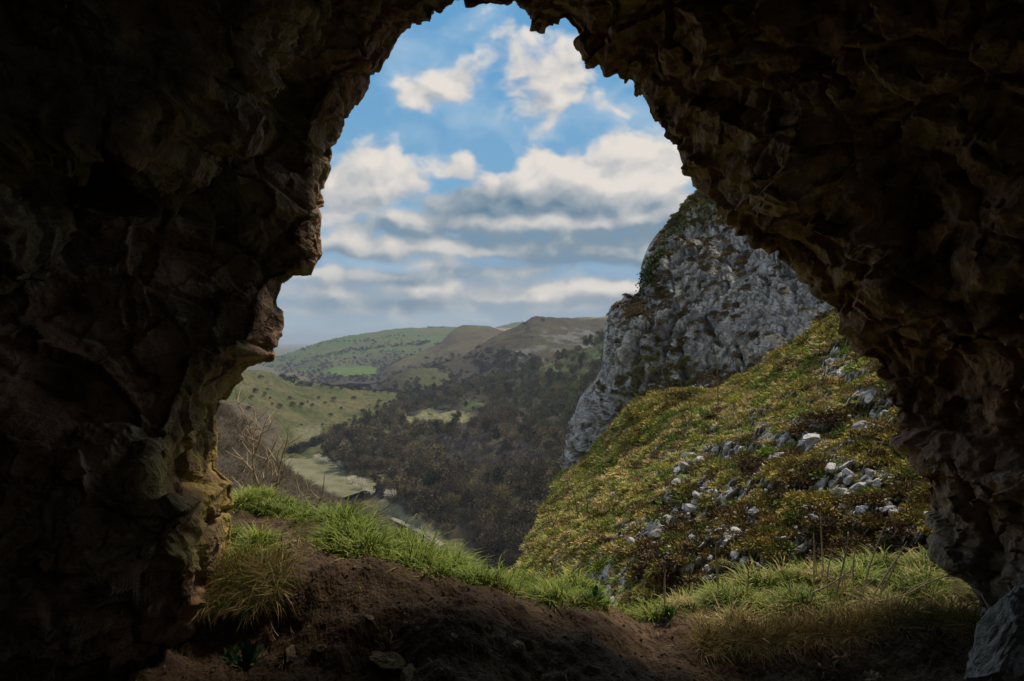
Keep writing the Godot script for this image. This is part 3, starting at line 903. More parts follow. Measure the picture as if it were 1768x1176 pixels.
# ------------------------------------------------------------------ the crag on the right
const SLOPE := [
	[[985, 815, 46], [1040, 770, 42], [1110, 690, 38], [1260, 660, 34], [1400, 572, 31], [1560, 490, 25], [1800, 430, 21], [2100, 380, 19]],
	[[976, 822, 41], [1030, 778, 38], [1110, 705, 34.5], [1260, 682, 31], [1400, 595, 27.5], [1560, 520, 22.5], [1800, 470, 19], [2100, 430, 17]],
	[[962, 840, 37], [1050, 800, 33], [1150, 760, 29], [1300, 715, 24.5], [1450, 660, 20.5], [1600, 620, 17.5], [1800, 590, 15.5], [2100, 560, 14]],
	[[938, 890, 33], [1020, 870, 28], [1130, 840, 23], [1270, 800, 19], [1430, 770, 16.5], [1600, 745, 14.5], [1800, 720, 13], [2100, 700, 12]],
	[[918, 940, 30], [1000, 925, 23.5], [1120, 895, 19], [1270, 880, 15.8], [1430, 860, 13.8], [1600, 840, 12.4], [1800, 820, 11.2], [2100, 800, 10.4]],
	[[896, 985, 27.5], [985, 985, 20.5], [1100, 965, 16], [1250, 960, 13.3], [1420, 945, 11.8], [1600, 930, 10.8], [1800, 910, 10], [2100, 900, 9.4]],
	[[860, 1060, 25], [960, 1070, 18.5], [1080, 1060, 13.8], [1240, 1060, 11.6], [1420, 1050, 10.4], [1600, 1035, 9.6], [1800, 1020, 9], [2100, 1000, 8.6]],
	[[830, 1250, 22], [930, 1260, 16.5], [1060, 1260, 12], [1240, 1260, 10.2], [1420, 1240, 9.2], [1600, 1220, 8.6], [1800, 1200, 8.2], [2100, 1180, 8]]]
const CLIFF := [
	[[1230, 350, 62], [1240, 345, 60], [1260, 335, 58], [1300, 320, 56], [1380, 290, 52], [1500, 250, 48], [1700, 220, 44]],
	[[1203, 333, 51], [1212, 326, 49.5], [1235, 315, 48], [1290, 300, 46], [1380, 270, 43], [1500, 230, 40], [1700, 200, 37]],
	[[1166, 372, 49], [1182, 368, 46.5], [1225, 352, 45], [1290, 335, 43], [1380, 310, 40], [1500, 280, 37.5], [1700, 260, 35]],
	[[1128, 412, 48], [1142, 414, 44], [1200, 400, 42], [1290, 375, 40], [1380, 350, 38], [1500, 330, 35.5], [1700, 310, 33]],
	[[1108, 456, 48], [1122, 458, 42.6], [1180, 450, 40.4], [1280, 430, 38.4], [1385, 405, 36.2], [1500, 380, 34], [1700, 360, 31]],
	[[1101, 507, 47], [1114, 510, 41.6], [1175, 505, 39], [1275, 490, 37], [1388, 465, 34.6], [1500, 430, 32.5], [1700, 410, 29.5]],
	[[1064, 523, 47], [1078, 530, 40.6], [1165, 560, 38], [1270, 550, 35.8], [1395, 520, 33], [1500, 480, 31], [1700, 460, 28]],
	[[1046, 570, 46], [1060, 585, 40.0], [1155, 620, 36.8], [1265, 610, 34.2], [1400, 570, 31], [1500, 520, 29.5], [1700, 500, 27]],
	[[1036, 640, 46], [1046, 652, 40], [1140, 670, 36], [1262, 660, 33], [1402, 610, 30], [1510, 560, 28.5], [1700, 540, 26]],
	[[1000, 690, 47], [1010, 706, 39.8], [1120, 720, 35.6], [1262, 720, 32.6], [1404, 650, 29.6], [1520, 600, 28], [1700, 580, 25.5]],
	[[986, 760, 47], [994, 774, 40], [1110, 770, 36.5], [1262, 780, 33.5], [1404, 720, 30.5], [1520, 660, 29], [1700, 640, 26.5]],
	[[978, 840, 47], [984, 850, 41], [1100, 850, 38], [1262, 840, 35], [1404, 780, 32], [1520, 720, 30], [1700, 700, 28]]]

var slope_px := PackedVector2Array()

func build_crag() -> void:
	var nu := 420
	var nv := 440
	var pos := sheet(CLIFF, nu, nv)
	var base := pos.duplicate()
	var spin := Basis.from_euler(Vector3(0.3, 0.5, 0.5))
	for j in nv:
		for i in nu:
			var k := j * nu + i
			var p := base[k]
			var du := base[j * nu + mini(i + 8, nu - 1)] - base[j * nu + maxi(i - 8, 0)]
			var dv := base[mini(j + 8, nv - 1) * nu + i] - base[maxi(j - 8, 0) * nu + i]
			var n := dv.cross(du).normalized()
			var w := Vector3(n_fbm.get_noise_3d(p.x * 0.2, p.y * 0.2, p.z * 0.2), n_fbm.get_noise_3d(p.x * 0.2 + 30.0, p.y * 0.2, p.z * 0.2), n_fbm.get_noise_3d(p.x * 0.2, p.y * 0.2 + 30.0, p.z * 0.2)) * 1.6
			var a := spin * Vector3((p.x + w.x) * 1.0, (p.y + w.y) * 0.62, (p.z + w.z) * 1.0)
			# the smooth pale face low on the right
			var rough := 1.0 - 0.55 * in_patch(pixel_of(p), 1350, 560, 110, 110)
			var h := (0.55 - n_facet.get_noise_3d(a.x * 0.20, a.y * 0.20, a.z * 0.20) * 0.5 - 0.75) * 2.5 * rough
			h += (0.5 - n_facet.get_noise_3d(a.x * 0.62, a.y * 0.62, a.z * 0.62) * 0.5 - 0.75) * 1.25 * rough
			h += (0.5 - n_facet.get_noise_3d(a.z * 1.9, a.x * 1.9, a.y * 1.9) * 0.5 - 0.75) * 0.5
			h += n_fine.get_noise_3d(p.x * 0.6, p.y * 0.45, p.z * 0.6) * 0.16
			h -= (1.0 - smoothstep(-1.0, -0.9, n_crack.get_noise_3d(a.x * 0.4, a.y * 0.28, a.z * 0.4))) * 0.6
			pos[k] = p + n * h * smoothstep(0.0, 0.05, float(i) / nu)
	var col := PackedColorArray()
	col.resize(nu * nv)
	for j in nv:
		for i in nu:
			var k := j * nu + i
			var p := pos[k]
			var du := pos[j * nu + mini(i + 1, nu - 1)] - pos[j * nu + maxi(i - 1, 0)]
			var dv := pos[mini(j + 1, nv - 1) * nu + i] - pos[maxi(j - 1, 0) * nu + i]
			var n := dv.cross(du).normalized()
			var q := pixel_of(p)
			var m := n_patch.get_noise_3d(p.x * 0.35, p.y * 0.25, p.z * 0.35)
			var m2 := n_patch.get_noise_3d(p.x * 1.6, p.y * 1.0 + 50.0, p.z * 1.6)
			var c := mixc(Color(0.33, 0.315, 0.305), Color(0.80, 0.785, 0.765), 0.45 + m * 1.2 + m2 * 1.4 + smoothstep(1130.0, 1040.0, q.x) * 0.3)
			c = mixc(c, Color(0.66, 0.65, 0.645), (in_patch(q, 1350, 560, 100, 90) * (0.5 + m * 1.5) + in_patch(q, 1020, 725, 40, 70) * 0.8) * 0.9)
			c = mixc(c, Color(0.11, 0.10, 0.085), smoothstep(0.08, 0.36, n_patch.get_noise_3d(p.x * 2.4, p.y * 1.1, p.z * 2.4) + m * 0.4) * 0.8)
			c = mixc(c, Color(0.15, 0.115, 0.05), smoothstep(0.42, 0.65, n.y + m2 * 0.4 + m * 0.2) * 0.8)
			c = mixc(c, Color(0.15, 0.14, 0.045), smoothstep(410.0, 350.0, q.y + (q.x - 1200.0) * 0.35 + m2 * 60.0) * 0.9)
			col[k] = c
	sheets["crag"] = [pos, nu, nv]
	tag(obj("limestone_cliff", grid_mesh(pos, col, nu, nv, false), M.pale_limestone), "grey fractured limestone cliff rising above the grassy slope", "", "", "structure")
	# the grassy slope at its foot
	nu = 420
	nv = 420
	pos = sheet(SLOPE, nu, nv)
	col = PackedColorArray()
	col.resize(nu * nv)
	for j in nv:
		for i in nu:
			var k := j * nu + i
			var p := pos[k]
			var h := n_fbm.get_noise_3d(p.x * 0.35, p.y * 0.35, p.z * 0.35) * 0.7 + n_fbm.get_noise_3d(p.x * 1.4, p.y * 1.4, p.z * 1.4) * 0.22
			h += (0.5 - n_facet2.get_noise_3d(p.x * 1.5, p.y * 1.5, p.z * 1.5) * 0.5 - 0.5) * 0.25
			var rocky := slope_rock(p, pixel_of(p))
			h += rocky * (0.34 + (0.25 - n_facet.get_noise_3d(p.x * 2.6, p.y * 2.6, p.z * 2.6) * 0.5 - 0.5) * 0.35)
			pos[k] = p + Vector3(-0.1, 0.75, 0.65) * h
			var m := n_patch.get_noise_3d(p.x * 0.7, p.y * 0.7, p.z * 0.7)
			var c := mixc(Color(0.055, 0.04, 0.022), Color(0.12, 0.10, 0.035), 0.5 + m * 1.2)
			c = mixc(c, Color(0.17, 0.155, 0.045), smoothstep(0.05, 0.45, lush(pixel_of(p)) + m))
			var m3 := n_patch.get_noise_3d(p.x * 3.0, p.y * 3.0 + 20.0, p.z * 3.0)
			col[k] = mixc(c, mixc(Color(0.55, 0.545, 0.54), Color(0.82, 0.81, 0.80), 0.5 + m3 * 1.8), smoothstep(0.35, 0.6, rocky))
	sheets["slope"] = [pos, nu, nv]
	var ground := obj("grassy_slope", grid_mesh(pos, col, nu, nv, false), M.turf_slope)
	tag(ground, "steep mossy slope with straw grass and white outcrops", "", "", "structure")
	clothe_slope(ground)

# where bare limestone breaks through the turf: in the clusters of LOTS
func slope_rock(p: Vector3, q: Vector2) -> float:
	var near := 0.0
	for lot in LOTS:
		var dx: float = (q.x - lot[0]) / lot[2]
		var dy: float = (q.y - lot[1]) / (lot[2] * 0.8)
		var d := dx * dx + dy * dy
		if d < 6.0:
			near = maxf(near, exp(-d * 0.55))
	if near < 0.05:
		return 0.0
	var n := n_patch.get_noise_3d(p.x * 2.2 + 13.0, p.y * 1.5, p.z * 2.2) + 0.55 * n_fine.get_noise_3d(p.x * 0.7, p.y * 0.5, p.z * 0.7)
	return smoothstep(0.10, 0.26, n + near * 0.62 - 0.26)

const LOTS := [[1190, 882, 34, 7], [1214, 856, 20, 5], [1296, 892, 20, 5], [1115, 918, 40, 9], [1205, 958, 48, 14], [1266, 920, 40, 9], [1392, 892, 22, 5], [1392, 940, 24, 6], [1482, 872, 44, 10], [1440, 812, 42, 8], [1510, 830, 40, 8],
	[1182, 808, 28, 6], [1252, 772, 34, 7], [1462, 640, 26, 6], [1508, 690, 34, 9], [1500, 745, 20, 4], [1340, 776, 34, 6], [1120, 965, 30, 7], [1040, 985, 44, 8], [1060, 1035, 26, 6], [1620, 960, 26, 5], [1330, 830, 40, 5],
	[1540, 880, 30, 6], [1440, 985, 40, 5], [1330, 960, 30, 5], [1550, 915, 30, 5], [1250, 850, 40, 5], [1400, 750, 40, 5], [1160, 860, 26, 5]]

# how green or yellow the slope is: a band of pasture under the cliff, heath lower down
func lush(q: Vector2) -> float:
	var under := q.y - lerpf(800.0, 560.0, clampf((q.x - 985.0) / 430.0, 0.0, 1.0))
	var band := smoothstep(-5.0, 40.0, under) * (1.0 - smoothstep(90.0, 190.0, under))
	var left := smoothstep(1150.0, 1050.0, q.x)
	return maxf(band, left * 0.85) * 0.8 - smoothstep(800.0, 950.0, q.y) * smoothstep(1060.0, 1150.0, q.x) * 0.35

func at_uv(sh: Array, u: float, v: float) -> Vector3:
	var i := clampi(int(u * (sh[1] - 1)), 0, sh[1] - 1)
	var j := clampi(int(v * (sh[2] - 1)), 0, sh[2] - 1)
	return sh[0][j * sh[1] + i]

func normal_uv(sh: Array, u: float, v: float) -> Vector3:
	var e := 0.012
	return (at_uv(sh, u, v + e) - at_uv(sh, u, v - e)).cross(at_uv(sh, u + e, v) - at_uv(sh, u - e, v)).normalized()

# a tuft of arching blades, base at the origin
func tuft(blades: int, length: float, spread: float, width: float, droop: float, r: RandomNumberGenerator, tip := 1.25) -> ArrayMesh:
	var t := Tris.new()
	for k in blades:
		var a := r.randf() * TAU
		var out := Vector3(cos(a), 0, sin(a))
		var l := length * r.randf_range(0.55, 1.1)
		var root := out * r.randf() * spread * 0.35 + Vector3(r.randf_range(-1, 1), 0, r.randf_range(-1, 1)) * spread * 0.2
		var lean := r.randf_range(0.15, 0.9) * spread / maxf(0.01, length)
		var side := Vector3(-out.z, 0, out.x) * width * r.randf_range(0.7, 1.2)
		var tone := r.randf_range(0.75, 1.2)
		var c0 := Color(tone * 0.8, tone * 0.8, tone * 0.8)
		var c1 := Color(tone * tip, tone * tip, tone * tip * 0.95)
		var bend := droop * r.randf_range(0.6, 1.3)
		var pts := []
		var p := root
		var dir := (Vector3.UP + out * lean).normalized()
		for s in 4:
			pts.append(p)
			p += dir * l / 3.0
			dir = (dir + out * bend * 0.45 + Vector3.DOWN * bend * 0.5).normalized()
		t.quad(pts[0] - side, pts[0] + side, pts[1] + side * 0.85, pts[1] - side * 0.85, c0)
		t.quad(pts[1] - side * 0.85, pts[1] + side * 0.85, pts[2] + side * 0.55, pts[2] - side * 0.55, c0.lerp(c1, 0.5))
		t.tri(pts[2] - side * 0.55, pts[2] + side * 0.55, pts[3], c1)
	return t.mesh()

# a low cushion of tiny leaves (heather, moss)
func cushion(count: int, radius: float, high: float, leaf: float, r: RandomNumberGenerator) -> ArrayMesh:
	var t := Tris.new()
	for k in count:
		var d := Vector3(r.randfn(), absf(r.randfn()), r.randfn()).normalized()
		var p := Vector3(d.x * radius, d.y * high, d.z * radius) * pow(r.randf(), 0.4)
		var x := Vector3(r.randfn(), r.randfn(), r.randfn()).normalized() * leaf
		var y := x.cross(Vector3(r.randfn(), r.randfn(), r.randfn())).normalized() * leaf * 0.5
		var tone := r.randf_range(0.6, 1.35)
		t.tri(p - y, p + y, p + x + d * leaf, Color(tone, tone, tone))
	return t.mesh()

# an angular block of stone about one unit across
func stone(detail: int, squash: Vector3, rough: float, sd: int) -> ArrayMesh:
	var s := SphereMesh.new()
	s.radius = 0.5
	s.height = 1.0
	s.radial_segments = detail * 2
	s.rings = detail
	var arr := s.get_mesh_arrays()
	var v: PackedVector3Array = arr[Mesh.ARRAY_VERTEX]
	var idx: PackedInt32Array = arr[Mesh.ARRAY_INDEX]
	var r := RandomNumberGenerator.new()
	r.seed = sd
	var planes := []
	for k in 16:
		planes.append([Vector3(r.randfn(), r.randfn(), r.randfn()).normalized(), r.randf_range(0.24, 0.40)])
	for i in v.size():
		var p := v[i]
		for pl in planes:
			var over: float = p.dot(pl[0]) - pl[1]
			if over > 0.0:
				p -= pl[0] * over * 0.96
		p += p.normalized() * (n_fine.get_noise_3d(p.x * 0.7 + sd, p.y * 0.7, p.z * 0.7) * 0.10 + n_facet2.get_noise_3d(p.x * 5.0, p.y * 5.0 + sd, p.z * 5.0) * 0.06) * rough
		v[i] = p * squash
	var t := Tris.new()
	for i in range(0, idx.size(), 3):
		var a := v[idx[i]]
		var b := v[idx[i + 1]]
		var c := v[idx[i + 2]]
		if (c - a).cross(b - a).length() > 1e-9:
			t.tri(a, b, c)
	return t.mesh()

func place_on(p: Vector3, n: Vector3, turn: float, s: Vector3) -> Transform3D:
	var x := n.cross(Vector3(sin(turn), 0.13, cos(turn))).normalized()
	return Transform3D(Basis(x * s.x, n * s.y, x.cross(n) * s.z), p)

func clothe_slope(ground: Node3D) -> void:
	var r := RandomNumberGenerator.new()
	r.seed = 51
	var sh: Array = sheets["slope"]
	var bare := []
	# white limestone outcrops, in clusters
	slope_px.resize(sh[0].size())
	for i in slope_px.size():
		slope_px[i] = pixel_of(sh[0][i])
	var shapes := []
	for k in 6:
		shapes.append(stone(9, Vector3(r.randf_range(0.8, 1.2), r.randf_range(0.55, 0.9), 0.7), 0.45, 60 + k))
	var white := [mat("outcrop_white"), mat("outcrop_pale"), mat("outcrop_grey")]
	for k in 3:
		white[k].vertex_color_use_as_albedo = false
		white[k].albedo_color = [Color(0.80, 0.79, 0.78), Color(0.66, 0.65, 0.64), Color(0.46, 0.44, 0.41)][k].linear_to_srgb()
		grain(white[k], M.loose_stone.albedo_texture, M.loose_stone.heightmap_texture, 0.9, 3.0)
	for lot in LOTS:
		for k in int(lot[3] * 1.1):
			var aim := Vector2(lot[0] + r.randfn() * lot[2] * 0.55, lot[1] + r.randfn() * lot[2] * 0.42)
			var best := -1
			var near := 1e9
			for i in range(0, slope_px.size(), 3):
				var dd := absf(slope_px[i].x - aim.x) + absf(slope_px[i].y - aim.y)
				if dd < near:
					near = dd
					best = i
			var p: Vector3 = sh[0][best]
			var n := normal_uv(sh, float(best % nu_of(sh)) / sh[1], float(best / nu_of(sh)) / sh[2])
			var s := (4.0 + 15.0 * pow(r.randf(), 1.7)) * K * -p.z * 2.1
			bare.append([p, s])
			var o := obj("stone", shapes[r.randi() % 6], white[[0, 0, 1, 1, 2][r.randi() % 5]], ground)
			o.transform = place_on(p + n * s * 0.08, (n + Vector3(0.0, 0.2, 0.3)).normalized(), r.randf() * TAU, Vector3(s * r.randf_range(0.5, 1.0), s * r.randf_range(0.6, 1.0), s * r.randf_range(0.7, 1.9)))
	var tufts := [tuft(56, 0.17, 0.20, 0.007, 0.7, r), tuft(44, 0.27, 0.28, 0.008, 1.0, r), tuft(80, 0.11, 0.26, 0.007, 0.6, r)]
	var pads := [cushion(260, 0.27, 0.15, 0.05, r), cushion(240, 0.36, 0.16, 0.055, r)]
	var places := [[], [], [], [], []]
	var colors := [[], [], [], [], []]
	for k in 26000:
		var u := r.randf()
		var v := 0.05 + 0.93 * pow(r.randf(), 0.92)
		var p := at_uv(sh, u, v)
		var q := pixel_of(p)
		if q.x > 1760.0 or q.y > 1130.0 or slope_rock(p, q) > 0.3:
			continue
		var hidden := false
		for b in bare:
			if p.distance_squared_to(b[0]) < b[1] * b[1] * 0.22:
				hidden = true
				break
		if hidden:
			continue
		var m := n_patch.get_noise_3d(p.x * 0.6, p.y * 0.6, p.z * 0.6)
		var m2 := n_patch.get_noise_3d(p.x * 1.9 + 70.0, p.y * 1.9, p.z * 1.9)
		var g := lush(q) + m * 0.9 + r.randf_range(-0.2, 0.2)
		var n := (normal_uv(sh, u, v) * 0.4 + Vector3.UP).normalized()
		var c: Color
		var kind := 0
		if g > 0.28:
			kind = [0, 2, 3, 0, 1, 2][r.randi() % 6]
			c = mixc(Color(0.40, 0.37, 0.08), Color(0.19, 0.25, 0.05), 0.45 + m2 * 2.2)
			if m2 < -0.22: c = Color(0.17, 0.12, 0.05)
			if r.randf() < 0.40: c = Color(0.46, 0.36, 0.15)
		elif g > -0.10:
			kind = [0, 2, 3, 4, 2][r.randi() % 5]
			c = mixc(Color(0.43, 0.345, 0.10), Color(0.22, 0.205, 0.055), 0.5 + m2 * 1.8)
		else:
			kind = [3, 4, 2][r.randi() % 3]
			c = mixc(Color(0.095, 0.064, 0.034), Color(0.24, 0.175, 0.05), 0.3 + m2 * 1.9)
			if r.randf() < 0.12: c = Color(0.14, 0.18, 0.04)
		c = c * r.randf_range(0.85, 1.5)
		var s := r.randf_range(0.7, 1.3) * clampf(-p.z / 19.0, 0.62, 1.3)
		places[kind].append(place_on(p - n * 0.03, n, r.randf() * TAU, Vector3(s, s * r.randf_range(0.8, 1.2), s)))
		colors[kind].append(c)
	for k in 3:
		copies("slope_grass", tufts[k], M.grass_blade, places[k], colors[k])
	for k in 2:
		copies("slope_heath", pads[k], M.heather, places[k + 3], colors[k + 3])
	tag(get_node("slope_grass"), "straw and green tufts covering the slope below the cliff", "grass")
	tag(get_node("slope_grass_001"), "long arching straw tufts spread over the slope below the cliff", "grass")
	tag(get_node("slope_grass_002"), "short green turf tufts spread over the slope below the cliff", "grass")
	tag(get_node("slope_heath"), "small dark moss cushions on the slope below the cliff", "moss")
	tag(get_node("slope_heath_001"), "broad dark heather cushions on the slope below the cliff", "heather")
	# chips of limestone lying all about the outcrops
	var chip := stone(4, Vector3(1.0, 0.7, 0.9), 0.4, 95)
	var cp := []
	var cc := []
	for k in 4200:
		var i := r.randi() % slope_px.size()
		var q := slope_px[i]
		var f := lush(q) + n_patch.get_noise_3d(sh[0][i].x * 0.5, sh[0][i].y * 0.5, sh[0][i].z * 0.5) * 1.1
		if q.y < 620.0 or q.y > 1060.0 or q.x > 1660.0 or f > 0.10:
			continue
		var u: float = float(i % nu_of(sh)) / sh[1]
		var v: float = float(i / nu_of(sh)) / sh[2]
		var n := normal_uv(sh, u, v)
		var s: float = (1.5 + 4.5 * pow(r.randf(), 2.0)) * K * -sh[0][i].z * 1.6
		cp.append(place_on(sh[0][i] + n * (0.10 + s * 0.2), (n + Vector3(r.randfn(), r.randfn(), r.randfn()) * 0.3).normalized(), r.randf() * TAU, Vector3(s, s, s * r.randf_range(0.8, 1.8))))
		cc.append(mixc(Color(0.5, 0.49, 0.47), Color(0.80, 0.79, 0.78), r.randf()))
	tag(copies("limestone_chips", chip, M.loose_stone, cp, cc), "small white limestone chips scattered over the dark lower slope", "stones")
	# brown tufts on the ledges of the cliff
	sh = sheets["crag"]
	var tp := [[], []]
	var tc := [[], []]
	for k in 11000:
		var u := r.randf_range(0.02, 0.8)
		var v := r.randf_range(0.06, 0.92)
		var p := at_uv(sh, u, v)
		var n := normal_uv(sh, u, v)
		var q := pixel_of(p)
		if in_patch(q, 1350, 560, 100, 90) > 0.5 and r.randf() < 0.75 or in_patch(q, 1020, 725, 40, 70) > 0.5 and r.randf() < 0.8:
			continue
		var m := n_patch.get_noise_3d(p.x * 1.1, p.y * 0.6, p.z * 1.1)
		var top := smoothstep(420.0, 350.0, q.y + (q.x - 1200.0) * 0.35)
		var foot := smoothstep(600.0, 700.0, q.y) * smoothstep(1060.0, 1110.0, q.x) * (1.0 - smoothstep(1230.0, 1330.0, q.x))
		var flank := 0.35 * in_patch(q, 1140, 640, 70, 90) + 0.3 * in_patch(q, 1120, 520, 40, 50)
		if n.y * 0.7 + m * 1.0 + r.randf_range(-0.3, 0.3) + top * 1.2 + foot * 0.75 + flank < 0.62:
			continue
		var up := (n * 0.6 + Vector3.UP * 0.8).normalized()
		var s := r.randf_range(0.5, 1.1)
		var c := Color(0.17, 0.115, 0.05) if r.randf() < 0.7 else Color(0.10, 0.075, 0.035)
		if (top > 0.3 or flank > 0.15 and q.y > 600.0) and r.randf() < 0.7: c = Color(0.17, 0.165, 0.045)
		var kind := r.randi() % 2
		tp[kind].append(place_on(p - up * 0.02, up, r.randf() * TAU, Vector3(s, s, s)))
		tc[kind].append(c * r.randf_range(0.7, 1.3))
	tag(copies("cliff_grass", tufts[1], M.grass_blade, tp[0], tc[0]), "brown dead grass hanging on the ledges of the cliff", "grass")
	tag(copies("cliff_heath", pads[0], M.heather, tp[1], tc[1]), "brown heather cushions growing on the ledges of the cliff", "heather")
	# the dark green shrub that clings to the cliff's left shoulder
	var ivy := Tris.new()
	var root := at_uv(sh, 0.1, 0.42)
	for k in 5200:
		var f := r.randf()
		var u := 0.13 + r.randfn() * 0.03
		var v := 0.37 + r.randfn() * 0.028 + (0.13 - u) * 0.9
		var p := at_uv(sh, u, v) + normal_uv(sh, u, v) * r.randf_range(0.0, 0.75) * (0.5 + n_fbm.get_noise_2d(u * 60.0, v * 60.0))
		var x := Vector3(r.randfn(), r.randfn(), r.randfn()).normalized() * 0.13
		var y := x.cross(Vector3(r.randfn(), r.randfn(), r.randfn())).normalized() * 0.075
		ivy.tri(p - y - root, p + y - root, p + x - root, mixc(Color(0.035, 0.05, 0.015), Color(0.09, 0.115, 0.03), f))
	var shrub := obj("cliff_shrub", ivy.mesh(), M.leaf)
	shrub.position = root
	tag(shrub, "dark green shrub clinging to the left shoulder of the grey cliff", "shrub")

func nu_of(sh: Array) -> int:
	return sh[1]


# ------------------------------------------------------------------ trees
# the bare crown of a tree: boughs that fork and end in sprays of twigs. high is the height of the tree
func bough(t: Tris, p: Vector3, dir: Vector3, length: float, radius: float, level: int, r: RandomNumberGenerator, levels: int, up: float) -> void:
	var path := [p]
	var d := dir
	var steps := 3 if level < 2 else 2
	for k in steps:
		d = (d + Vector3(r.randfn(), r.randfn(), r.randfn()) * 0.16 + Vector3.UP * up).normalized()
		path.append(path[-1] + d * length / steps)
	var tone := 0.85 + 0.12 * level + r.randf_range(-0.1, 0.1)
	var c := Color(tone, tone * 0.98, tone * 0.96)
	if level >= levels:
		var s := d.cross(Vector3(r.randfn(), r.randfn(), r.randfn())).normalized() * radius
		t.tri(path[0] - s, path[0] + s, path[-1], c)
		return
	t.tube(path, radius, radius * 0.55, 3 if level > 0 else 5, c)
	var kids := r.randi_range(3, 4) if level < levels - 1 else 5
	for k in kids:
		var f := lerpf(0.35, 1.0, float(k + 1) / kids)
		var q: Vector3 = path[0].lerp(path[-1], f) if level == 0 else path[mini(int(f * steps + 0.5), steps)]
		if level == 0:
			var ff := f * steps
			q = path[mini(int(ff), steps - 1)].lerp(path[mini(int(ff) + 1, steps)], ff - int(ff))
		var side := d.cross(Vector3(r.randfn(), r.randfn(), r.randfn())).normalized()
		bough(t, q, (d * r.randf_range(0.45, 0.9) + side * r.randf_range(0.55, 0.95)).normalized(), length * r.randf_range(0.55, 0.78), radius * 0.55, level + 1, r, levels, up)

func bare_tree(high: float, levels: int, twig: float, sd: int) -> ArrayMesh:
	var r := RandomNumberGenerator.new()
	r.seed = sd
	var t := Tris.new()
	bough(t, Vector3.ZERO, Vector3.UP, high * 0.40, twig * pow(1.85, levels), 0, r, levels, 0.07)
	return t.mesh()

# a crown that from afar reads as a haze of twigs or leaves: clumps of small slivers spread through its volume
func far_crown(count: int, wide: float, high: float, low: float, long: float, thick: float, sd: int) -> ArrayMesh:
	var r := RandomNumberGenerator.new()
	r.seed = sd
	var t := Tris.new()
	var lobes := []
	for k in 9:
		var d := Vector3(r.randfn(), r.randf_range(-0.5, 1.0), r.randfn()).normalized()
		lobes.append([Vector3(d.x * wide * 0.55, low + high * 0.45 + d.y * high * 0.32, d.z * wide * 0.55), r.randf_range(0.35, 0.55) * wide, r.randf_range(0.8, 1.2)])
	for k in count:
		var l: Array = lobes[r.randi() % lobes.size()]
		var d := Vector3(r.randfn(), r.randfn() + 0.25, r.randfn()).normalized()
		var p: Vector3 = l[0] + d * l[1] * pow(r.randf(), 0.45)
		var x := (d + Vector3.UP * 0.5 + Vector3(r.randfn(), r.randfn(), r.randfn()) * 0.5).normalized() * long * r.randf_range(0.6, 1.3)
		var y := x.cross(Vector3(r.randfn(), r.randfn(), r.randfn())).normalized() * thick
		var tone: float = l[2] * r.randf_range(0.75, 1.25)
		t.tri(p - y, p + y, p + x, Color(tone, tone, tone))
	return t.mesh()

func stem_mesh(high: float, radius: float, sd: int) -> ArrayMesh:
	var r := RandomNumberGenerator.new()
	r.seed = sd
	var t := Tris.new()
	t.tube([Vector3(0, -0.5, 0), Vector3(r.randfn() * 0.1, high * 0.5, r.randfn() * 0.1), Vector3(r.randfn() * 0.25, high, r.randfn() * 0.25)], radius, radius * 0.5, 5)
	for k in 3:
		var a := r.randf() * TAU
		t.tube([Vector3(0, high * 0.55, 0), Vector3(cos(a) * high * 0.25, high * 0.85, sin(a) * high * 0.25), Vector3(cos(a) * high * 0.4, high * 1.15, sin(a) * high * 0.4)], radius * 0.5, radius * 0.2, 3)
	return t.mesh()

var tinted := {}

func tint(of: String, c: Color) -> StandardMaterial3D:
	var key := of + c.to_html()
	if not tinted.has(key):
		var m: StandardMaterial3D = M[of].duplicate()
		m.resource_name = of
		m.albedo_color = c.linear_to_srgb()
		tinted[key] = m
	return tinted[key]

func wood_color(q: Vector2, p: Vector3, r: RandomNumberGenerator) -> Color:
	var m := n_patch.get_noise_2d(p.x * 0.012, p.z * 0.012)
	var m2 := n_patch.get_noise_2d(p.x * 0.04 + 50.0, p.z * 0.04)
	var c := mixc(Color(0.095, 0.070, 0.041), Color(0.155, 0.120, 0.068), 0.5 + m2 * 1.8)
	var green := smoothstep(0.0, 0.3, m + (q.x - 850.0) / 700.0 - (q.y - 740.0) / 260.0)
	c = mixc(c, Color(0.115, 0.125, 0.042), green * (0.75 if r.randf() < 0.7 else 0.2))
	if r.randf() < 0.12: c = Color(0.17, 0.135, 0.055)
	if r.randf() < 0.10: c = Color(0.05, 0.056, 0.03)
	var lilac := maxf(in_patch(q, 820, 790, 60, 22), in_patch(q, 890, 806, 60, 18))
	c = mixc(c, Color(0.155, 0.128, 0.128), lilac * 0.9)
	return c * r.randf_range(0.6, 1.5)

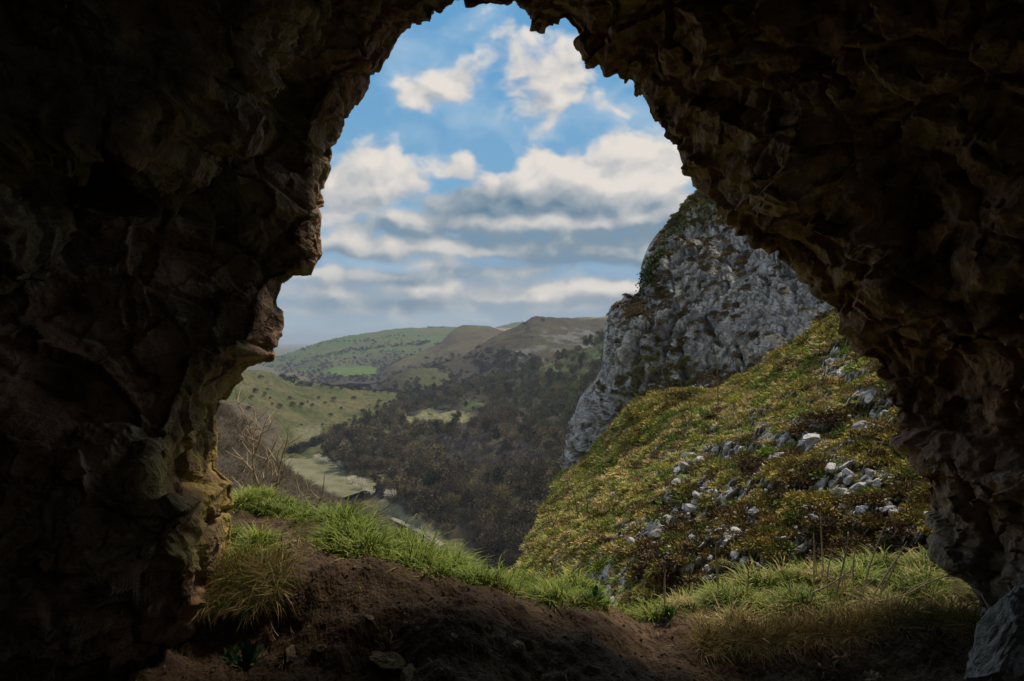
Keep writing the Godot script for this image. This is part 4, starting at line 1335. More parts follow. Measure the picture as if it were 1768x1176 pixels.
func build_woods() -> void:
	var r := RandomNumberGenerator.new()
	r.seed = 77
	# the wood across the valley
	var crowns := []
	for k in 5:
		crowns.append(far_crown(540, [4.2, 3.2, 4.8, 2.6, 3.8][k], [7.0, 8.5, 6.0, 8.0, 7.6][k], [1.2, 1.6, 0.8, 1.0, 1.8][k], 0.8, [0.15, 0.20, 0.17, 0.24, 0.11][k], 200 + k))
	var trunk := stem_mesh(5.0, 0.16, 9)
	var sh: Array = sheets["hill_wooded"]
	var all := []
	for k in 3600:
		var u := r.randf() * 0.93
		var v := 0.1 + 0.88 * pow(r.randf(), 1.25)
		var p := at_uv(sh, u, v)
		var q := pixel_of(p)
		if q.x > 1180.0 or (q.x > 1060.0 and q.y < 780.0):
			continue
		if maxf(meadow_e(q), meadow_e(q - Vector2(0, 11))) > 0.25 and r.randf() < 0.97 or glade(q) > 0.3 and r.randf() < 0.9:
			continue
		if low_meadow(q) > 0.3:
			continue
		if q.y < 700.0 and q.x > 900.0 and n_patch.get_noise_2d(p.x * 0.02, p.z * 0.02) > 0.12 and r.randf() < 0.8:
			continue
		all.append([p, q, r.randf()])
	all.sort_custom(func(a, b): return a[0].z > b[0].z)
	var single := 0
	var places := [[], [], [], [], []]
	var colors := [[], [], [], [], []]
	var proto := []
	for i in all.size():
		var p: Vector3 = all[i][0]
		var q: Vector2 = all[i][1]
		var s := r.randf_range(0.5, 1.15) * (1.1 + n_patch.get_noise_2d(p.x * 0.03 + 5.0, p.z * 0.03) * 1.1)
		var kind := clampi(int(2.5 + n_patch.get_noise_2d(p.x * 0.02 + 80.0, p.z * 0.02) * 7.0) + r.randi_range(-1, 1), 0, 4)
		var c := wood_color(q, p, r)
		var visible := q.y < 985.0 and q.x > 560.0 and q.x < 1000.0 - maxf(0.0, q.y - 800.0) * 0.55
		if single < 190 and visible and i % 4 == 0:
			single += 1
			c = Color(snappedf(c.r, 0.02), snappedf(c.g, 0.02), snappedf(c.b, 0.016))
			var t := thing("bare_tree", p, "bare round tree at the near edge of the brown wood across the valley", "tree", "trees at the near edge of the wood")
			t.transform = Transform3D(Basis(Vector3.UP, r.randf() * TAU).scaled(Vector3(s, s * r.randf_range(0.9, 1.2), s)), p)
			obj("trunk", trunk, tint("bark", Color(0.08, 0.07, 0.06)), t)
			obj("crown", crowns[kind], tint("twig", c), t)
			continue
		places[kind].append(Transform3D(Basis(Vector3.UP, r.randf() * TAU).scaled(Vector3(s, s * r.randf_range(0.8, 1.25), s)), p))
		colors[kind].append(c)
	var wood := Node3D.new()
	wood.name = "woodland"
	add_child(wood)
	tag(wood, "grey brown bare woodland covering the slope across the valley", "woodland", "", "stuff")
	for k in 5:
		copies("tree_mass", crowns[k], M.twig, places[k], colors[k], wood)
	# the wood on the slope below the cave
	var bare := []
	for k in 4:
		bare.append(bare_tree(7.0, 5, 0.016, 300 + k))
	sh = sheets["hill_below_cave"]
	var lot := [[], [], [], []]
	var tones := [[], [], [], []]
	var count := 0
	for k in 3000:
		var u := 0.05 + 0.9 * r.randf()
		var v := 0.12 + 0.62 * r.randf()
		var p := at_uv(sh, u, v)
		var q := pixel_of(p)
		if q.x < 330.0 or q.x > 760.0:
			continue
		var s := r.randf_range(0.4, 0.8)
		var c := mixc(Color(0.17, 0.13, 0.085), Color(0.25, 0.20, 0.135), r.randf())
		var kind := r.randi() % 4
		if count < 90 and -p.z < 125.0 and q.y - 7.0 * s / (K * -p.z) < 905.0 and q.x > 385.0 and r.randf() < 0.35:
			count += 1
			var t := thing("bare_birch", p, "thin bare tree among the scrub just below the grassy cave lip", "tree", "bare trees just below the cave lip")
			t.transform = Transform3D(Basis(Vector3.UP, r.randf() * TAU).scaled(Vector3.ONE * s), p)
			obj("bough", bare[kind], tint("twig", Color(snappedf(c.r, 0.02), snappedf(c.g, 0.02), snappedf(c.b, 0.02))), t)
			continue
		lot[kind].append(Transform3D(Basis(Vector3.UP, r.randf() * TAU).scaled(Vector3.ONE * s), p))
		tones[kind].append(c)
	var scrub := Node3D.new()
	scrub.name = "scrub"
	add_child(scrub)
	tag(scrub, "pale brown bare scrub filling the slope below the cave lip", "scrub", "", "stuff")
	for k in 4:
		copies("scrub_mass", bare[k], M.twig, lot[k], tones[k], scrub)
	# white blossom along the edge of the meadow
	var bloom := [far_crown(520, 3.0, 3.6, 0.4, 0.34, 0.16, 401), far_crown(420, 2.4, 3.0, 0.3, 0.34, 0.15, 402)]
	var spots := [[550, 786, 0.8], [562, 792, 1.0], [590, 800, 0.9], [612, 826, 1.0], [626, 836, 1.1], [640, 846, 0.9], [676, 852, 0.9], [632, 806, 0.7]]
	for i in spots.size():
		var foot := P(spots[i][0], spots[i][1] + 8, 72.1 / ((spots[i][1] + 8 - 588.0) * K))
		var t := thing("blossom_tree", foot + Vector3(-0.4, 0, 1.0), "white blossoming thorn tree at the edge of the pale meadow", "tree", "blossoming thorns beside the meadow")
		t.scale = Vector3.ONE * spots[i][2] * 1.25
		t.rotation.y = i * 1.7
		obj("trunk", stem_mesh(1.6, 0.12, 5), tint("bark", Color(0.08, 0.07, 0.06)), t)
		obj("crown", bloom[i % 2], tint("blossom", Color(0.85, 0.76, 0.60) * [1.0, 0.85, 0.95][i % 3]), t)
	# thorn bushes on the green hillside
	var bush := [far_crown(260, 2.6, 3.4, 0.1, 0.6, 0.20, 501), far_crown(220, 2.0, 2.6, 0.1, 0.55, 0.2, 502)]
	sh = sheets["hill_pasture"]
	var aims := [[435, 690], [442, 676], [455, 682], [466, 690], [470, 700], [430, 706], [462, 674], [500, 690], [505, 700], [520, 702], [552, 690], [560, 697], [575, 692], [590, 705], [612, 690], [640, 700], [655, 696], [668, 700], [650, 706], [690, 698], [700, 704], [590, 735], [602, 728],
		[580, 740], [612, 722], [555, 735], [540, 700], [530, 694], [482, 705], [680, 706], [625, 715], [636, 720], [570, 720], [470, 652], [488, 654], [494, 660], [505, 662], [600, 676], [615, 678], [715, 694], [500, 780], [520, 772], [545, 765], [520, 735], [450, 655]]
	for i in aims.size():
		var p := nearest(sh, Vector2(aims[i][0], aims[i][1]))
		var t := thing("thorn_bush", p, "dark round thorn bush standing alone on the green hillside", "bush", "thorn bushes on the green hillside")
		var s := r.randf_range(0.5, 1.35) * (1.7 if i >= 33 and i < 37 else 1.0)
		t.transform = Transform3D(Basis(Vector3.UP, r.randf() * TAU).scaled(Vector3(s * 1.1, s, s * 1.1)), p)
		obj("crown", bush[i % 2], tint("twig", [Color(0.05, 0.062, 0.026), Color(0.06, 0.06, 0.035), Color(0.085, 0.08, 0.045)][i % 3]), t)
	tell_apart("thorn bushes on the green hillside", "dark thorn bush", "on green hillside", [[668.0, " of its brow row"], [688.0, " of its second row"], [697.0, " of its third row"], [706.0, " of its middle row"], [728.0, " of its fifth row"], [2000.0, " of its lowest row"]])
	tell_apart("blossoming thorns beside the meadow", "white blossoming thorn", "beside the pale meadow", [[2000.0, ""]])
	var big := thing("round_tree", nearest(sheets["hill_wooded"], Vector2(948, 712)), "large pale grey green round tree rising above the wood near the cliff", "tree")
	obj("trunk", trunk, tint("bark", Color(0.08, 0.07, 0.06)), big)
	obj("crown", far_crown(900, 5.2, 10.0, 1.5, 0.7, 0.11, 777), tint("twig", Color(0.12, 0.125, 0.085)), big)
	big.scale = Vector3.ONE * 1.25
	var bluff := thing("dark_copse_tree", nearest(sheets["hill_pasture"], Vector2(487, 664)), "large bare grey tree on the brow of the green hillside", "tree")
	obj("crown", far_crown(600, 6.0, 9.0, 0.5, 1.0, 0.12, 778), tint("twig", Color(0.095, 0.078, 0.066)), bluff)
	bluff.scale = Vector3.ONE * 1.25
	# scattered trees, hedges and woods on the far hills, too far to count
	var far := far_crown(90, 5.0, 7.0, 0.2, 2.0, 0.6, 601)
	var fp := []
	var fc := []
	var hedges := [["hill_ridge", [[520, 606], [580, 592], [640, 586], [700, 580]], 40], ["hill_ridge", [[540, 620], [600, 606], [660, 600], [720, 594]], 46], ["hill_ridge", [[520, 603], [560, 592], [600, 582]], 14], ["hill_ridge", [[740, 566], [765, 566]], 8], ["hill_ridge", [[630, 590], [720, 596], [740, 590]], 40],
		["hill_pasture", [[505, 664], [560, 668], [600, 672], [640, 676], [700, 686]], 60], ["hill_pasture", [[500, 782], [540, 768], [580, 756], [640, 744]], 60], ["hill_wooded", [[600, 760], [680, 720], [740, 700]], 40]]
	for h in hedges:
		var hs: Array = sheets[h[0]]
		for k in h[2] * 2:
			var f: float = r.randf() * (h[1].size() - 1)
			var a: Array = h[1][int(f)]
			var b: Array = h[1][int(f) + 1]
			var p := nearest(hs, Vector2(lerpf(a[0], b[0], f - int(f)) + r.randfn() * 2.0, lerpf(a[1], b[1], f - int(f)) + r.randfn() * 1.2))
			var s := r.randf_range(0.5, 1.0) * (1.0 if h[0] == "hill_ridge" else 0.6)
			fp.append(Transform3D(Basis(Vector3.UP, r.randf() * TAU).scaled(Vector3.ONE * s), p))
			fc.append(Color(0.055, 0.058, 0.032) * r.randf_range(0.7, 1.3))
	for h in [["hill_ridge", 3400], ["hill_russet", 900], ["hill_peak", 2000], ["hill_knoll", 420]]:
		var hs: Array = sheets[h[0]]
		for k in h[1]:
			var u := r.randf()
			var v := 0.12 + 0.86 * r.randf()
			var p := at_uv(hs, u, v)
			var q := pixel_of(p)
			var m := n_patch.get_noise_2d(p.x * 0.006, p.z * 0.006)
			var woody := 0.0
			if h[0] == "hill_ridge": woody = smoothstep(598.0, 630.0, q.y + m * 50.0 + (q.x - 600.0) * 0.06) * (1.0 - in_patch(q, 610, 640, 52, 11))
			elif h[0] == "hill_russet": woody = smoothstep(616.0, 655.0, q.y + m * 60.0)
			elif h[0] == "hill_peak": woody = maxf(smoothstep(622.0, 660.0, q.y + m * 40.0), in_patch(q, 850, 622, 46, 24))
			else: woody = smoothstep(770.0, 785.0, q.x) + smoothstep(662.0, 686.0, q.y + m * 30.0) + 0.06
			if r.randf() > woody * 0.95 + (0.05 if n_patch.get_noise_2d(p.x * 0.015 + 60.0, p.z * 0.015) > 0.28 else 0.0):
				continue
			fp.append(Transform3D(Basis(Vector3.UP, r.randf() * TAU).scaled(Vector3.ONE * r.randf_range(0.35, 0.95)), p))
			fc.append(mixc(Color(0.075, 0.058, 0.048), Color(0.055, 0.058, 0.034), r.randf()) * r.randf_range(0.8, 1.2))
	tag(copies("far_woodland", far, M.twig, fp, fc), "dark woods and hedges scattered over the distant hills", "woodland")

const ORDER := ["leftmost", "second", "third", "fourth", "fifth", "sixth", "seventh", "eighth", "ninth", "tenth", "eleventh", "twelfth", "thirteenth", "fourteenth", "fifteenth", "sixteenth"]

# names each of a group by its place from the left, row by row where there are many
func tell_apart(group: String, what: String, where: String, rows: Array) -> void:
	var all := []
	for o in get_children():
		if o is Node3D and o.has_meta("group") and o.get_meta("group") == group:
			all.append(o)
	for k in rows.size():
		var row := []
		for o in all:
			var q := pixel_of(o.position)
			if q.y < rows[k][0] and (k == 0 or q.y >= rows[k - 1][0]):
				row.append(o)
		row.sort_custom(func(a, b): return pixel_of(a.position).x < pixel_of(b.position).x)
		for i in row.size():
			var place: String = ORDER[i] if i == 0 else (ORDER[i] + " from the left")
			row[i].set_meta("label", "%s %s, %s%s" % [what, where, place, rows[k][1]])

func nearest(sh: Array, aim: Vector2) -> Vector3:
	var best: Vector3 = sh[0][0]
	var near := 1e9
	var pos: PackedVector3Array = sh[0]
	for i in range(sh[1], pos.size()):
		var q := pixel_of(pos[i])
		var d := absf(q.x - aim.x) + absf(q.y - aim.y)
		if d < near:
			near = d
			best = pos[i]
	return best


# ------------------------------------------------------------------ grass, stems and leaves on the cave lip
func on_floor(x: float, d: float) -> Vector3:
	return Vector3(x, floor_height(x, -d), -d)

func build_near_plants() -> void:
	var r := RandomNumberGenerator.new()
	r.seed = 91
	var green := [tuft(11, 0.105, 0.10, 0.0027, 0.5, r), tuft(9, 0.15, 0.12, 0.0030, 0.75, r), tuft(14, 0.05, 0.08, 0.0024, 0.5, r)]
	var hang := [tuft(14, 0.24, 0.15, 0.0018, 1.5, r, 1.15), tuft(12, 0.17, 0.13, 0.0018, 1.2, r, 1.15)]
	var places := [[], [], [], [], []]
	var colors := [[], [], [], [], []]
	for k in 52000:
		var x := r.randf_range(-3.0, 3.6)
		var d := r.randf_range(4.15, 6.6)
		var t := turf(x, d)
		if r.randf() > t * t * (0.62 + 0.9 * n_patch.get_noise_2d(x * 2.4 + 11.0, d * 2.4)):
			continue
		var p := on_floor(x, d)
		var m := n_patch.get_noise_2d(x * 1.1 + 7.0, d * 1.1)
		var m2 := n_patch.get_noise_2d(x * 3.5 + 90.0, d * 3.5)
		# straw where the turf thins out and towards the hollows, lush on the lip
		var straw := 0.14 + smoothstep(0.98, 0.55, t) * 0.75 + smoothstep(0.1, 0.5, m) * 0.35
		if x > 1.2: straw += smoothstep(5.25, 4.85, d) * 0.75
		if x < -1.5 and d < 5.2: straw += smoothstep(5.1, 4.7, d) * 0.6
		if x > -1.5 and x < 1.2: straw += smoothstep(0.9, 0.2, t) * 0.3
		var c := mixc(Color(0.23, 0.30, 0.045), Color(0.13, 0.20, 0.03), 0.5 + m2 * 1.5)
		if r.randf() < 0.2: c = mixc(c, Color(0.32, 0.36, 0.10), 0.8)
		var dry := r.randf() < straw
		if dry:
			c = mixc(Color(0.60, 0.47, 0.24), Color(0.40, 0.30, 0.14), r.randf())
		c = c * r.randf_range(0.75, 1.25)
		var kind := r.randi() % 2
		if t < 0.8 or dry and x < 1.0: kind = 2
		var s := r.randf_range(0.6, 1.3) * lerpf(0.5, 1.0, smoothstep(0.4, 1.0, t)) * (0.9 + 1.5 * n_patch.get_noise_2d(x * 1.9 + 30.0, d * 1.9))
		if x > -1.0 and x < -0.3 and d > 5.0: s *= 1.2
		places[kind].append(place_on(p - Vector3(0, 0.012, 0), (Vector3.UP + Vector3(r.randfn() * 0.12, 0, r.randfn() * 0.12 + 0.05)).normalized(), r.randf() * TAU, Vector3(s, s, s)))
		colors[kind].append(c)
	# blades that hang over the edges of the turf
	for k in 950:
		var x: float
		var d: float
		if k % 6 < 2:
			x = r.randf_range(-2.1, -1.6); d = r.randf_range(4.62, 4.84)
		else:
			x = r.randf_range(1.3, 3.3); d = r.randf_range(4.76, 4.94) + 0.05 * sin(x * 3.0)
		var p := on_floor(x, d)
		var kind := 3 + r.randi() % 2
		var c := mixc(Color(0.56, 0.43, 0.20), Color(0.38, 0.27, 0.11), r.randf())
		if r.randf() < (0.35 if x < 0.0 or x > 2.5 else 0.15): c = mixc(c, Color(0.12, 0.19, 0.03), 0.85)
		var up := (Vector3.UP * 0.6 + Vector3(r.randfn() * 0.25, 0.0, 0.75)).normalized()
		var s := r.randf_range(0.7, 1.3)
		places[kind].append(place_on(p, up, r.randf() * TAU, Vector3(s, s, s)))
		colors[kind].append(c * r.randf_range(0.7, 1.2))
	# dead blades that lie about on the trodden earth
	var litter := tuft(3, 0.12, 0.09, 0.0022, 0.35, r, 1.1)
	var lp := []
	var lc := []
	for k in 2600:
		var x := r.randf_range(-2.3, 3.0)
		var d := r.randf_range(3.7, 5.7)
		var t := turf(x, d)
		if t > 0.6 or r.randf() > 0.12 + t * 2.5 + smoothstep(0.12, 0.4, n_patch.get_noise_2d(x * 1.7 + 60.0, d * 2.6)):
			continue
		lp.append(place_on(on_floor(x, d) + Vector3(0, 0.008, 0), Vector3(r.randfn(), 0.35, r.randfn()).normalized(), r.randf() * TAU, Vector3.ONE * r.randf_range(0.4, 1.1)))
		lc.append(mixc(Color(0.48, 0.36, 0.17), Color(0.26, 0.18, 0.09), r.randf()))
	tag(copies("straw_litter", litter, M.grass_blade, lp, lc), "dead straw blades lying about on the trodden earth", "straw")
	var said := [["grass", "bright green grass growing along the cave lip"], ["grass", "taller lush grass clumps along the cave lip"], ["grass", "short straw and trampled turf edging the bare earth"], ["hanging_grass", "long dry grass hanging over the edge of the turf banks"], ["hanging_grass", "short dry grass hanging over the edge of the turf banks"]]
	for k in 5:
		tag(copies(said[k][0], (green + hang)[k], M.grass_blade, places[k], colors[k]), said[k][1], "grass")
	# bare saplings and dead stalks, each traced as stems (px, py) at its own depth
	stems("sapling", 7.6, 0.017, 0.004, Color(0.46, 0.37, 0.24), "bare forked sapling nearest the left jamb of the cave mouth", "sapling", [
		[[452, 880], [449, 858], [447, 838], [438, 815], [437, 790], [436, 762], [431, 735], [420, 712]], [[447, 838], [458, 822], [463, 800], [459, 772]], [[437, 790], [446, 768], [452, 748], [462, 720]], [[438, 815], [425, 800], [414, 787]], [[436, 762], [450, 750], [463, 742], [468, 728]], [[437, 776], [424, 764], [416, 745]], [[436, 748], [444, 735], [444, 715]], [[449, 858], [432, 848], [412, 836]], [[459, 800], [468, 780], [474, 765]], [[431, 735], [440, 718], [438, 700]], [[420, 712], [412, 700], [408, 688]]])
	stems("sapling", 7.3, 0.016, 0.004, Color(0.46, 0.37, 0.24), "slender bare sapling with two upright stems beside the forked one", "sapling", [
		[[470, 878], [474, 860], [478, 838], [482, 812], [488, 785], [496, 760], [498, 735]], [[474, 860], [468, 840], [470, 815], [468, 795]], [[482, 812], [478, 795], [481, 778]], [[488, 785], [496, 775], [499, 758]], [[478, 838], [488, 822], [492, 806]]])
	stems("dead_stem", 7.0, 0.012, 0.004, Color(0.46, 0.38, 0.25), "bent pale dead stem poking over the green grass lip", "dead stem", [
		[[538, 892], [545, 878], [553, 862], [558, 845], [560, 820]], [[545, 878], [534, 870], [526, 858], [516, 846]], [[553, 862], [540, 852], [534, 838]], [[526, 858], [530, 840], [526, 826]], [[516, 846], [512, 830], [514, 815]]])
	stems("dead_stem", 6.7, 0.008, 0.003, Color(0.46, 0.38, 0.25), "tangle of thin dead stems beside the umbel stalk", "dead stem", [
		[[618, 905], [622, 888], [628, 866], [631, 848]], [[628, 908], [640, 890], [648, 872], [655, 858]], [[612, 905], [620, 896], [634, 886], [646, 884]], [[640, 908], [638, 890], [640, 876]], [[655, 902], [668, 886], [672, 872]], [[600, 902], [606, 890], [618, 880], [634, 872]]])
	stems("umbel_stalk", 6.3, 0.006, 0.003, Color(0.46, 0.38, 0.25), "curved dead stalk with a flat umbel head above the grass", "dead stem", [
		[[640, 900], [655, 885], [668, 876], [680, 862], [688, 846], [690, 832]], [[690, 832], [684, 829], [678, 830]], [[690, 832], [695, 826], [700, 829]], [[690, 832], [688, 825], [684, 822]], [[690, 832], [693, 824], [694, 821]]])
	var right := [[1416, 1035, 1405, 920, 5.5], [1404, 1035, 1406, 935, 5.3], [1432, 1040, 1437, 955, 5.2], [1425, 1035, 1417, 880, 5.6], [1437, 1040, 1466, 922, 5.1], [1478, 1038, 1478, 945, 5.2], [1484, 1040, 1530, 905, 5.2], [1494, 1040, 1566, 935, 5.1], [1508, 1040, 1548, 970, 5.1], [1370, 1035, 1366, 990, 5.2], [1455, 1040, 1458, 985, 5.2], [1240, 1000, 1236, 940, 5.5], [1290, 1010, 1288, 970, 5.4], [1148, 1020, 1150, 985, 5.3]]
	for i in right.size():
		var a: Array = right[i]
		var bend := r.randf_range(-6.0, 6.0)
		stems("dry_stalk", a[4], 0.008, 0.004, Color(0.66, 0.55, 0.36) * r.randf_range(0.8, 1.15), "thin straw coloured dead stalk standing on the right grass bank", "dead stem", [
			[[a[0], a[1] + 12], [lerpf(a[0], a[2], 0.4) + bend, lerpf(a[1], a[3], 0.4)], [lerpf(a[0], a[2], 0.75) + bend * 0.8, lerpf(a[1], a[3], 0.75)], [a[2], a[3]]]], "dead stalks on the right bank")
	stems("fallen_stalk", 5.0, 0.006, 0.004, Color(0.66, 0.55, 0.36), "long dead stalk leaning low across the right bank towards the cave wall", "dead stem", [[[1500, 1042], [1560, 1028], [1600, 1008], [1645, 990]], [[1560, 1028], [1580, 1012], [1600, 1005]]])
	stems("fallen_stalk", 4.9, 0.006, 0.004, Color(0.66, 0.55, 0.36), "crossed pair of dead stalks lying among the upright ones", "dead stem", [[[1400, 1025], [1432, 1010], [1470, 985]], [[1470, 1035], [1510, 1000], [1546, 975]]])
	stems("fallen_stalk", 4.3, 0.006, 0.004, Color(0.34, 0.27, 0.16), "broken straw stalk lying on the earth at the turf edge", "dead stem", [[[950, 1038], [962, 1052], [973, 1068]]])
	stems("fallen_stalk", 5.2, 0.006, 0.004, Color(0.36, 0.3, 0.18), "pale broken stalk standing in the grass beside the dark gap", "dead stem", [[[952, 965], [956, 980], [961, 998]], [[921, 966], [924, 975], [926, 988]]])
	# thin bare saplings on the crag slope
	var saps := [[1240, 690, 1230, 585, 27.0], [1195, 750, 1186, 672, 28.0], [1190, 750, 1168, 690, 28.0], [1000, 920, 985, 830, 24.0], [1010, 900, 1012, 850, 24.0], [960, 930, 945, 880, 25.5]]
	for i in saps.size():
		var a: Array = saps[i]
		var l := []
		l.append([[a[0], a[1] + 6], [lerpf(a[0], a[2], 0.5) + 3, lerpf(a[1], a[3], 0.5)], [a[2], a[3]]])
		for k in 5:
			var f := 0.3 + 0.13 * k
			var bx := lerpf(a[0], a[2], f)
			var by := lerpf(a[1], a[3], f)
			var sd := 1.0 if k % 2 else -1.0
			l.append([[bx, by], [bx + sd * 6.0, by - 10.0], [bx + sd * (10.0 + k), by - 24.0]])
		stems("slope_sapling", a[4], 0.026, 0.012, Color(0.16, 0.125, 0.09), "thin bare sapling rooted in the steep slope under the cliff", "sapling", l, "bare saplings on the crag slope")
	tell_apart("dead stalks on the right bank", "thin dead stalk", "on the right bank", [[2000.0, " of the stalks"]])
	tell_apart("bare saplings on the crag slope", "thin bare sapling", "on the slope below the cliff", [[2000.0, ""]])
	# leafy plants
	leafy("leafy_weed", P(425, 1160, 3.95), 34, 0.13, "green lobed weed growing in the shade at the foot of the left wall", r, true)
	leafy("leafy_weed", P(395, 1150, 4.05), 14, 0.09, "small green lobed weed beside the larger one at the wall foot", r, true)
	leafy("dock_plant", on_floor(0.62, 5.05), 26, 0.11, "clump of upright dark green leaves at the right end of the grass lip", r, false)
	leafy("dock_plant", on_floor(1.2, 5.2), 22, 0.09, "low green leafy clump between the earth path and the right bank", r, false)

func stems(called: String, d: float, r0: float, r1: float, c: Color, label: String, category: String, lines: Array, group := "") -> void:
	var foot := P(lines[0][0][0], lines[0][0][1], d)
	var root := thing(called, foot, label, category, group)
	for i in lines.size():
		var path := []
		var t := Tris.new()
		for k in lines[i].size():
			var q: Array = lines[i][k]
			path.append(P(q[0], q[1], d + 0.03 * d * 0.2 * sin(i * 2.3) * k * (1.0 if i else 0.3)) - foot)
		var smooth := []
		for k in 13:
			smooth.append(spline(path, k / 12.0))
		if i == 0:
			smooth[0] += Vector3(0, -0.05, 0)
		t.tube(smooth, r0 if i == 0 else r0 * 0.5, r1 if i == 0 else r1 * 0.7, 5, Color.WHITE)
		if called == "sapling":      # fine side twigs
			for k in 5:
				var b: Vector3 = smooth[3 + k * 2]
				var out := Vector3(rng.randfn(), rng.randf_range(0.3, 1.4), rng.randfn()).normalized() * rng.randf_range(0.10, 0.22)
				t.tube([b, b + out * 0.5 + Vector3(0, 0.01, 0), b + out + Vector3(0, 0.03, 0)], 0.0045, 0.002, 3, Color.WHITE)
		obj("stem" if i == 0 else "twig", t.mesh(), tint("bark" if called.ends_with("sapling") else "dry_straw", c), root)

# leaves on stalks; each leaf is a part
func leafy(called: String, at: Vector3, count: int, size: float, label: String, r: RandomNumberGenerator, lobed: bool) -> void:
	var root := thing(called, at, label, "plant")
	var forms := []
	for f in 3:
		var t := Tris.new()
		var n := 9
		var prev := [Vector3.ZERO, Vector3.ZERO, Vector3.ZERO]
		for k in range(1, n + 1):
			var s := float(k) / n
			var w := sin(PI * pow(s, 0.8)) * 0.26
			if lobed: w *= 0.65 + 0.55 * absf(sin(s * 9.5 + f))
			var y := 0.45 * s - 0.35 * s * s
			var now := [Vector3(-w, y + 0.05 * w, s), Vector3(0, y - 0.03, s), Vector3(w, y + 0.05 * w, s)]
			t.quad(prev[0], now[0], now[1], prev[1])
			t.quad(prev[1], now[1], now[2], prev[2], Color(0.92, 0.92, 0.92))
			prev = now
		forms.append(t.mesh())
	var st := Tris.new()
	for k in count:
		var a := r.randf() * TAU
		var tilt := r.randf_range(0.2, 1.1)
		var dir := Vector3(cos(a) * sin(tilt), cos(tilt), sin(a) * sin(tilt))
		var base := dir * size * r.randf_range(0.15, 0.75)
		st.tube([Vector3.ZERO, base * 0.5 + Vector3(0, size * 0.06, 0), base], 0.003, 0.002, 3, Color(0.9, 0.9, 0.7))
		var z := (dir + Vector3(0, -0.25, 0)).normalized()
		var x := Vector3.UP.cross(z).normalized()
		var s := size * r.randf_range(0.45, 0.85)
		var o := obj("leaf", forms[r.randi() % 3], tint("leaf", [Color(0.07, 0.16, 0.03), Color(0.10, 0.20, 0.035), Color(0.055, 0.12, 0.025)][r.randi() % 3]), root)
		o.transform = Transform3D(Basis(x * s, z.cross(x) * s, z * s), base)
	obj("stem", st.mesh(), tint("leaf", Color(0.09, 0.14, 0.04)), root)


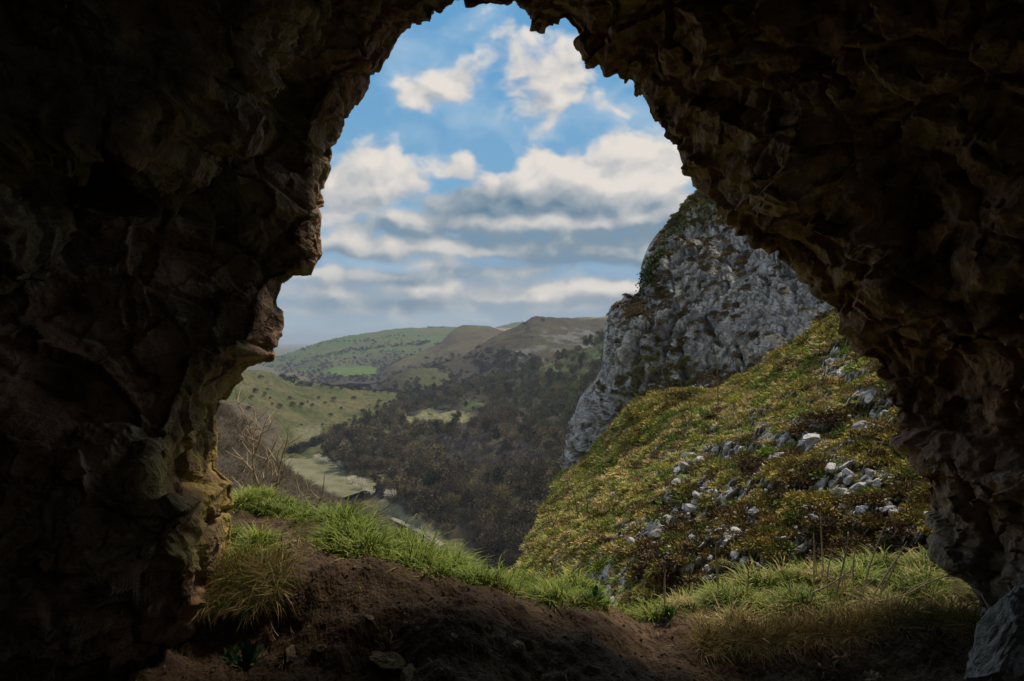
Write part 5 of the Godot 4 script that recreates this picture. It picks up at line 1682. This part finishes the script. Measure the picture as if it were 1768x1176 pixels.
# ------------------------------------------------------------------ loose stones on the floor
func build_stones() -> void:
	var r := RandomNumberGenerator.new()
	r.seed = 33
	var shapes := []
	for k in 7:
		shapes.append(stone(10, Vector3(r.randf_range(0.9, 1.15), r.randf_range(0.6, 0.85), r.randf_range(0.8, 1.1)), 0.9, 20 + k))
	var flat := stone(12, Vector3(1.1, 0.38, 0.75), 1.0, 61)
	var tones := [Color(0.38, 0.285, 0.17), Color(0.27, 0.195, 0.12), Color(0.48, 0.41, 0.30)]
	# px, py of its foot, size, shape, tone, label
	var list := [
		[672, 1150, 0.30, -1, 0, "large flat tan rock lying on the earth at the front of the cave floor"],
		[705, 1172, 0.20, -1, 0, "tan rock half sunk in the earth just below the large flat one"],
		[893, 1125, 0.135, 1, 0, "upright angular brown rock standing in the middle of the earth path"],
		[784, 1104, 0.06, 2, 0, "fist sized tan stone above the large flat rock"],
		[639, 1071, 0.085, -1, 2, "thin pale flat stone lying at the top of the earth mound"],
		[930, 1158, 0.085, -1, 1, "flat brown stone lying right of the upright rock"],
		[1228, 1140, 0.075, 3, 0, "small tan stone under the edge of the right bank"],
		[482, 972, 0.05, 4, 2, "pale pebble on the path beside the left turf"],
		[508, 938, 0.045, 5, 2, "whitish pebble on the upper path near the grass"],
		[500, 1132, 0.16, -1, 1, "dark brown flat rock under the overhanging left turf"],
		[550, 1130, 0.11, 6, 1, "brown block beside the flat rock under the left turf"],
		[700, 1085, 0.06, 0, 0, "tan stone set in the earth left of the path centre"],
		[722, 1090, 0.05, 1, 0, "small tan stone touching the one left of the path centre"],
		[976, 1102, 0.05, 2, 1, "small brown stone lying on the bare path to the right"],
		[842, 1088, 0.04, 3, 1, "small brown stone just above the upright rock"],
		[770, 1170, 0.09, 4, 1, "brown stone at the bottom edge beside the sunken rock"]]
	for s in list:
		var p := hit_floor(s[0], s[1])
		var o := obj("floor_rock" if s[2] > 0.1 else "floor_stone", flat if s[3] < 0 else shapes[s[3]], tint("loose_stone", tones[s[4]]))
		o.transform = place_on(p + Vector3(0, s[2] * (0.06 if s[3] < 0 else 0.18), 0), Vector3(r.randfn() * 0.12, 1, 0.25).normalized(), r.randf() * TAU, Vector3.ONE * s[2])
		tag(o, s[5], "rock" if s[2] > 0.1 else "stone")
	# the rocks bedded under the right bank and at the foot of the east wall
	var bank := [[1430, 1135, 4.72, 0.70, 0.42, 1, "broad brown rock bedded under the turf of the right bank"], [1560, 1150, 4.62, 0.45, 0.3, 1, "dark rock wedged under the hanging grass near the right wall"], [1510, 1168, 4.5, 0.28, 0.2, 1, "smaller brown rock in front of the bank's broad rock"]]
	for b in bank:
		var o := obj("bank_rock", stone(22, Vector3(1.1, 0.7, 0.8), 1.3, int(b[0])), tint("loose_stone", Color(0.46, 0.36, 0.25)))
		o.transform = Transform3D(Basis.from_euler(Vector3(0.2, b[0] * 0.01, 0.35)).scaled(Vector3(b[3], b[4] * 1.2, b[3] * 0.8)), P(b[0], b[1], b[2]) + Vector3(0, -0.05, 0))
		tag(o, b[6], "rock")
	var slab := obj("foot_boulder", stone(40, Vector3(0.8, 1.25, 0.8), 0.6, 19), tint("loose_stone", Color(0.36, 0.34, 0.31)))
	slab.transform = Transform3D(Basis.from_euler(Vector3(0.1, 0.7, -0.22)).scaled(Vector3(0.75, 0.95, 0.75)), P(1752, 1140, 4.0))
	tag(slab, "pale grey smooth boulder at the foot of the right cave wall", "boulder")
	# gravel and crumbs of earth
	var bits := [stone(4, Vector3(1, 0.7, 0.9), 1.0, 81), stone(4, Vector3(0.8, 0.6, 1.1), 1.0, 82)]
	var gp := [[], []]
	var gc := [[], []]
	for k in 5200:
		var x := r.randf_range(-2.4, 3.2)
		var d := r.randf_range(3.2, 5.5)
		if turf(x, d) > 0.5:
			continue
		var s := 0.008 + 0.034 * pow(r.randf(), 5.0)
		gp[k % 2].append(place_on(on_floor(x, d) + Vector3(0, s * 0.15, 0), (Vector3.UP + Vector3(r.randfn(), 0, r.randfn()) * 0.3).normalized(), r.randf() * TAU, Vector3.ONE * s))
		gc[k % 2].append(mixc(Color(0.06, 0.04, 0.026), Color(0.40, 0.31, 0.20), pow(r.randf(), 2.2)))
	tag(copies("gravel", bits[0], M.loose_stone, gp[0], gc[0]), "small stones scattered over the bare earth of the cave floor", "gravel")
	tag(copies("gravel", bits[1], M.loose_stone, gp[1], gc[1]), "crumbs of earth and grit over the cave floor", "gravel")

func hit_floor(px: float, py: float) -> Vector3:
	var d := 2.4
	while d < 9.0:
		var p := P(px, py, d)
		if p.y <= floor_height(p.x, p.z):
			return on_floor(p.x, d)
		d += 0.01
	return P(px, py, 4.0)
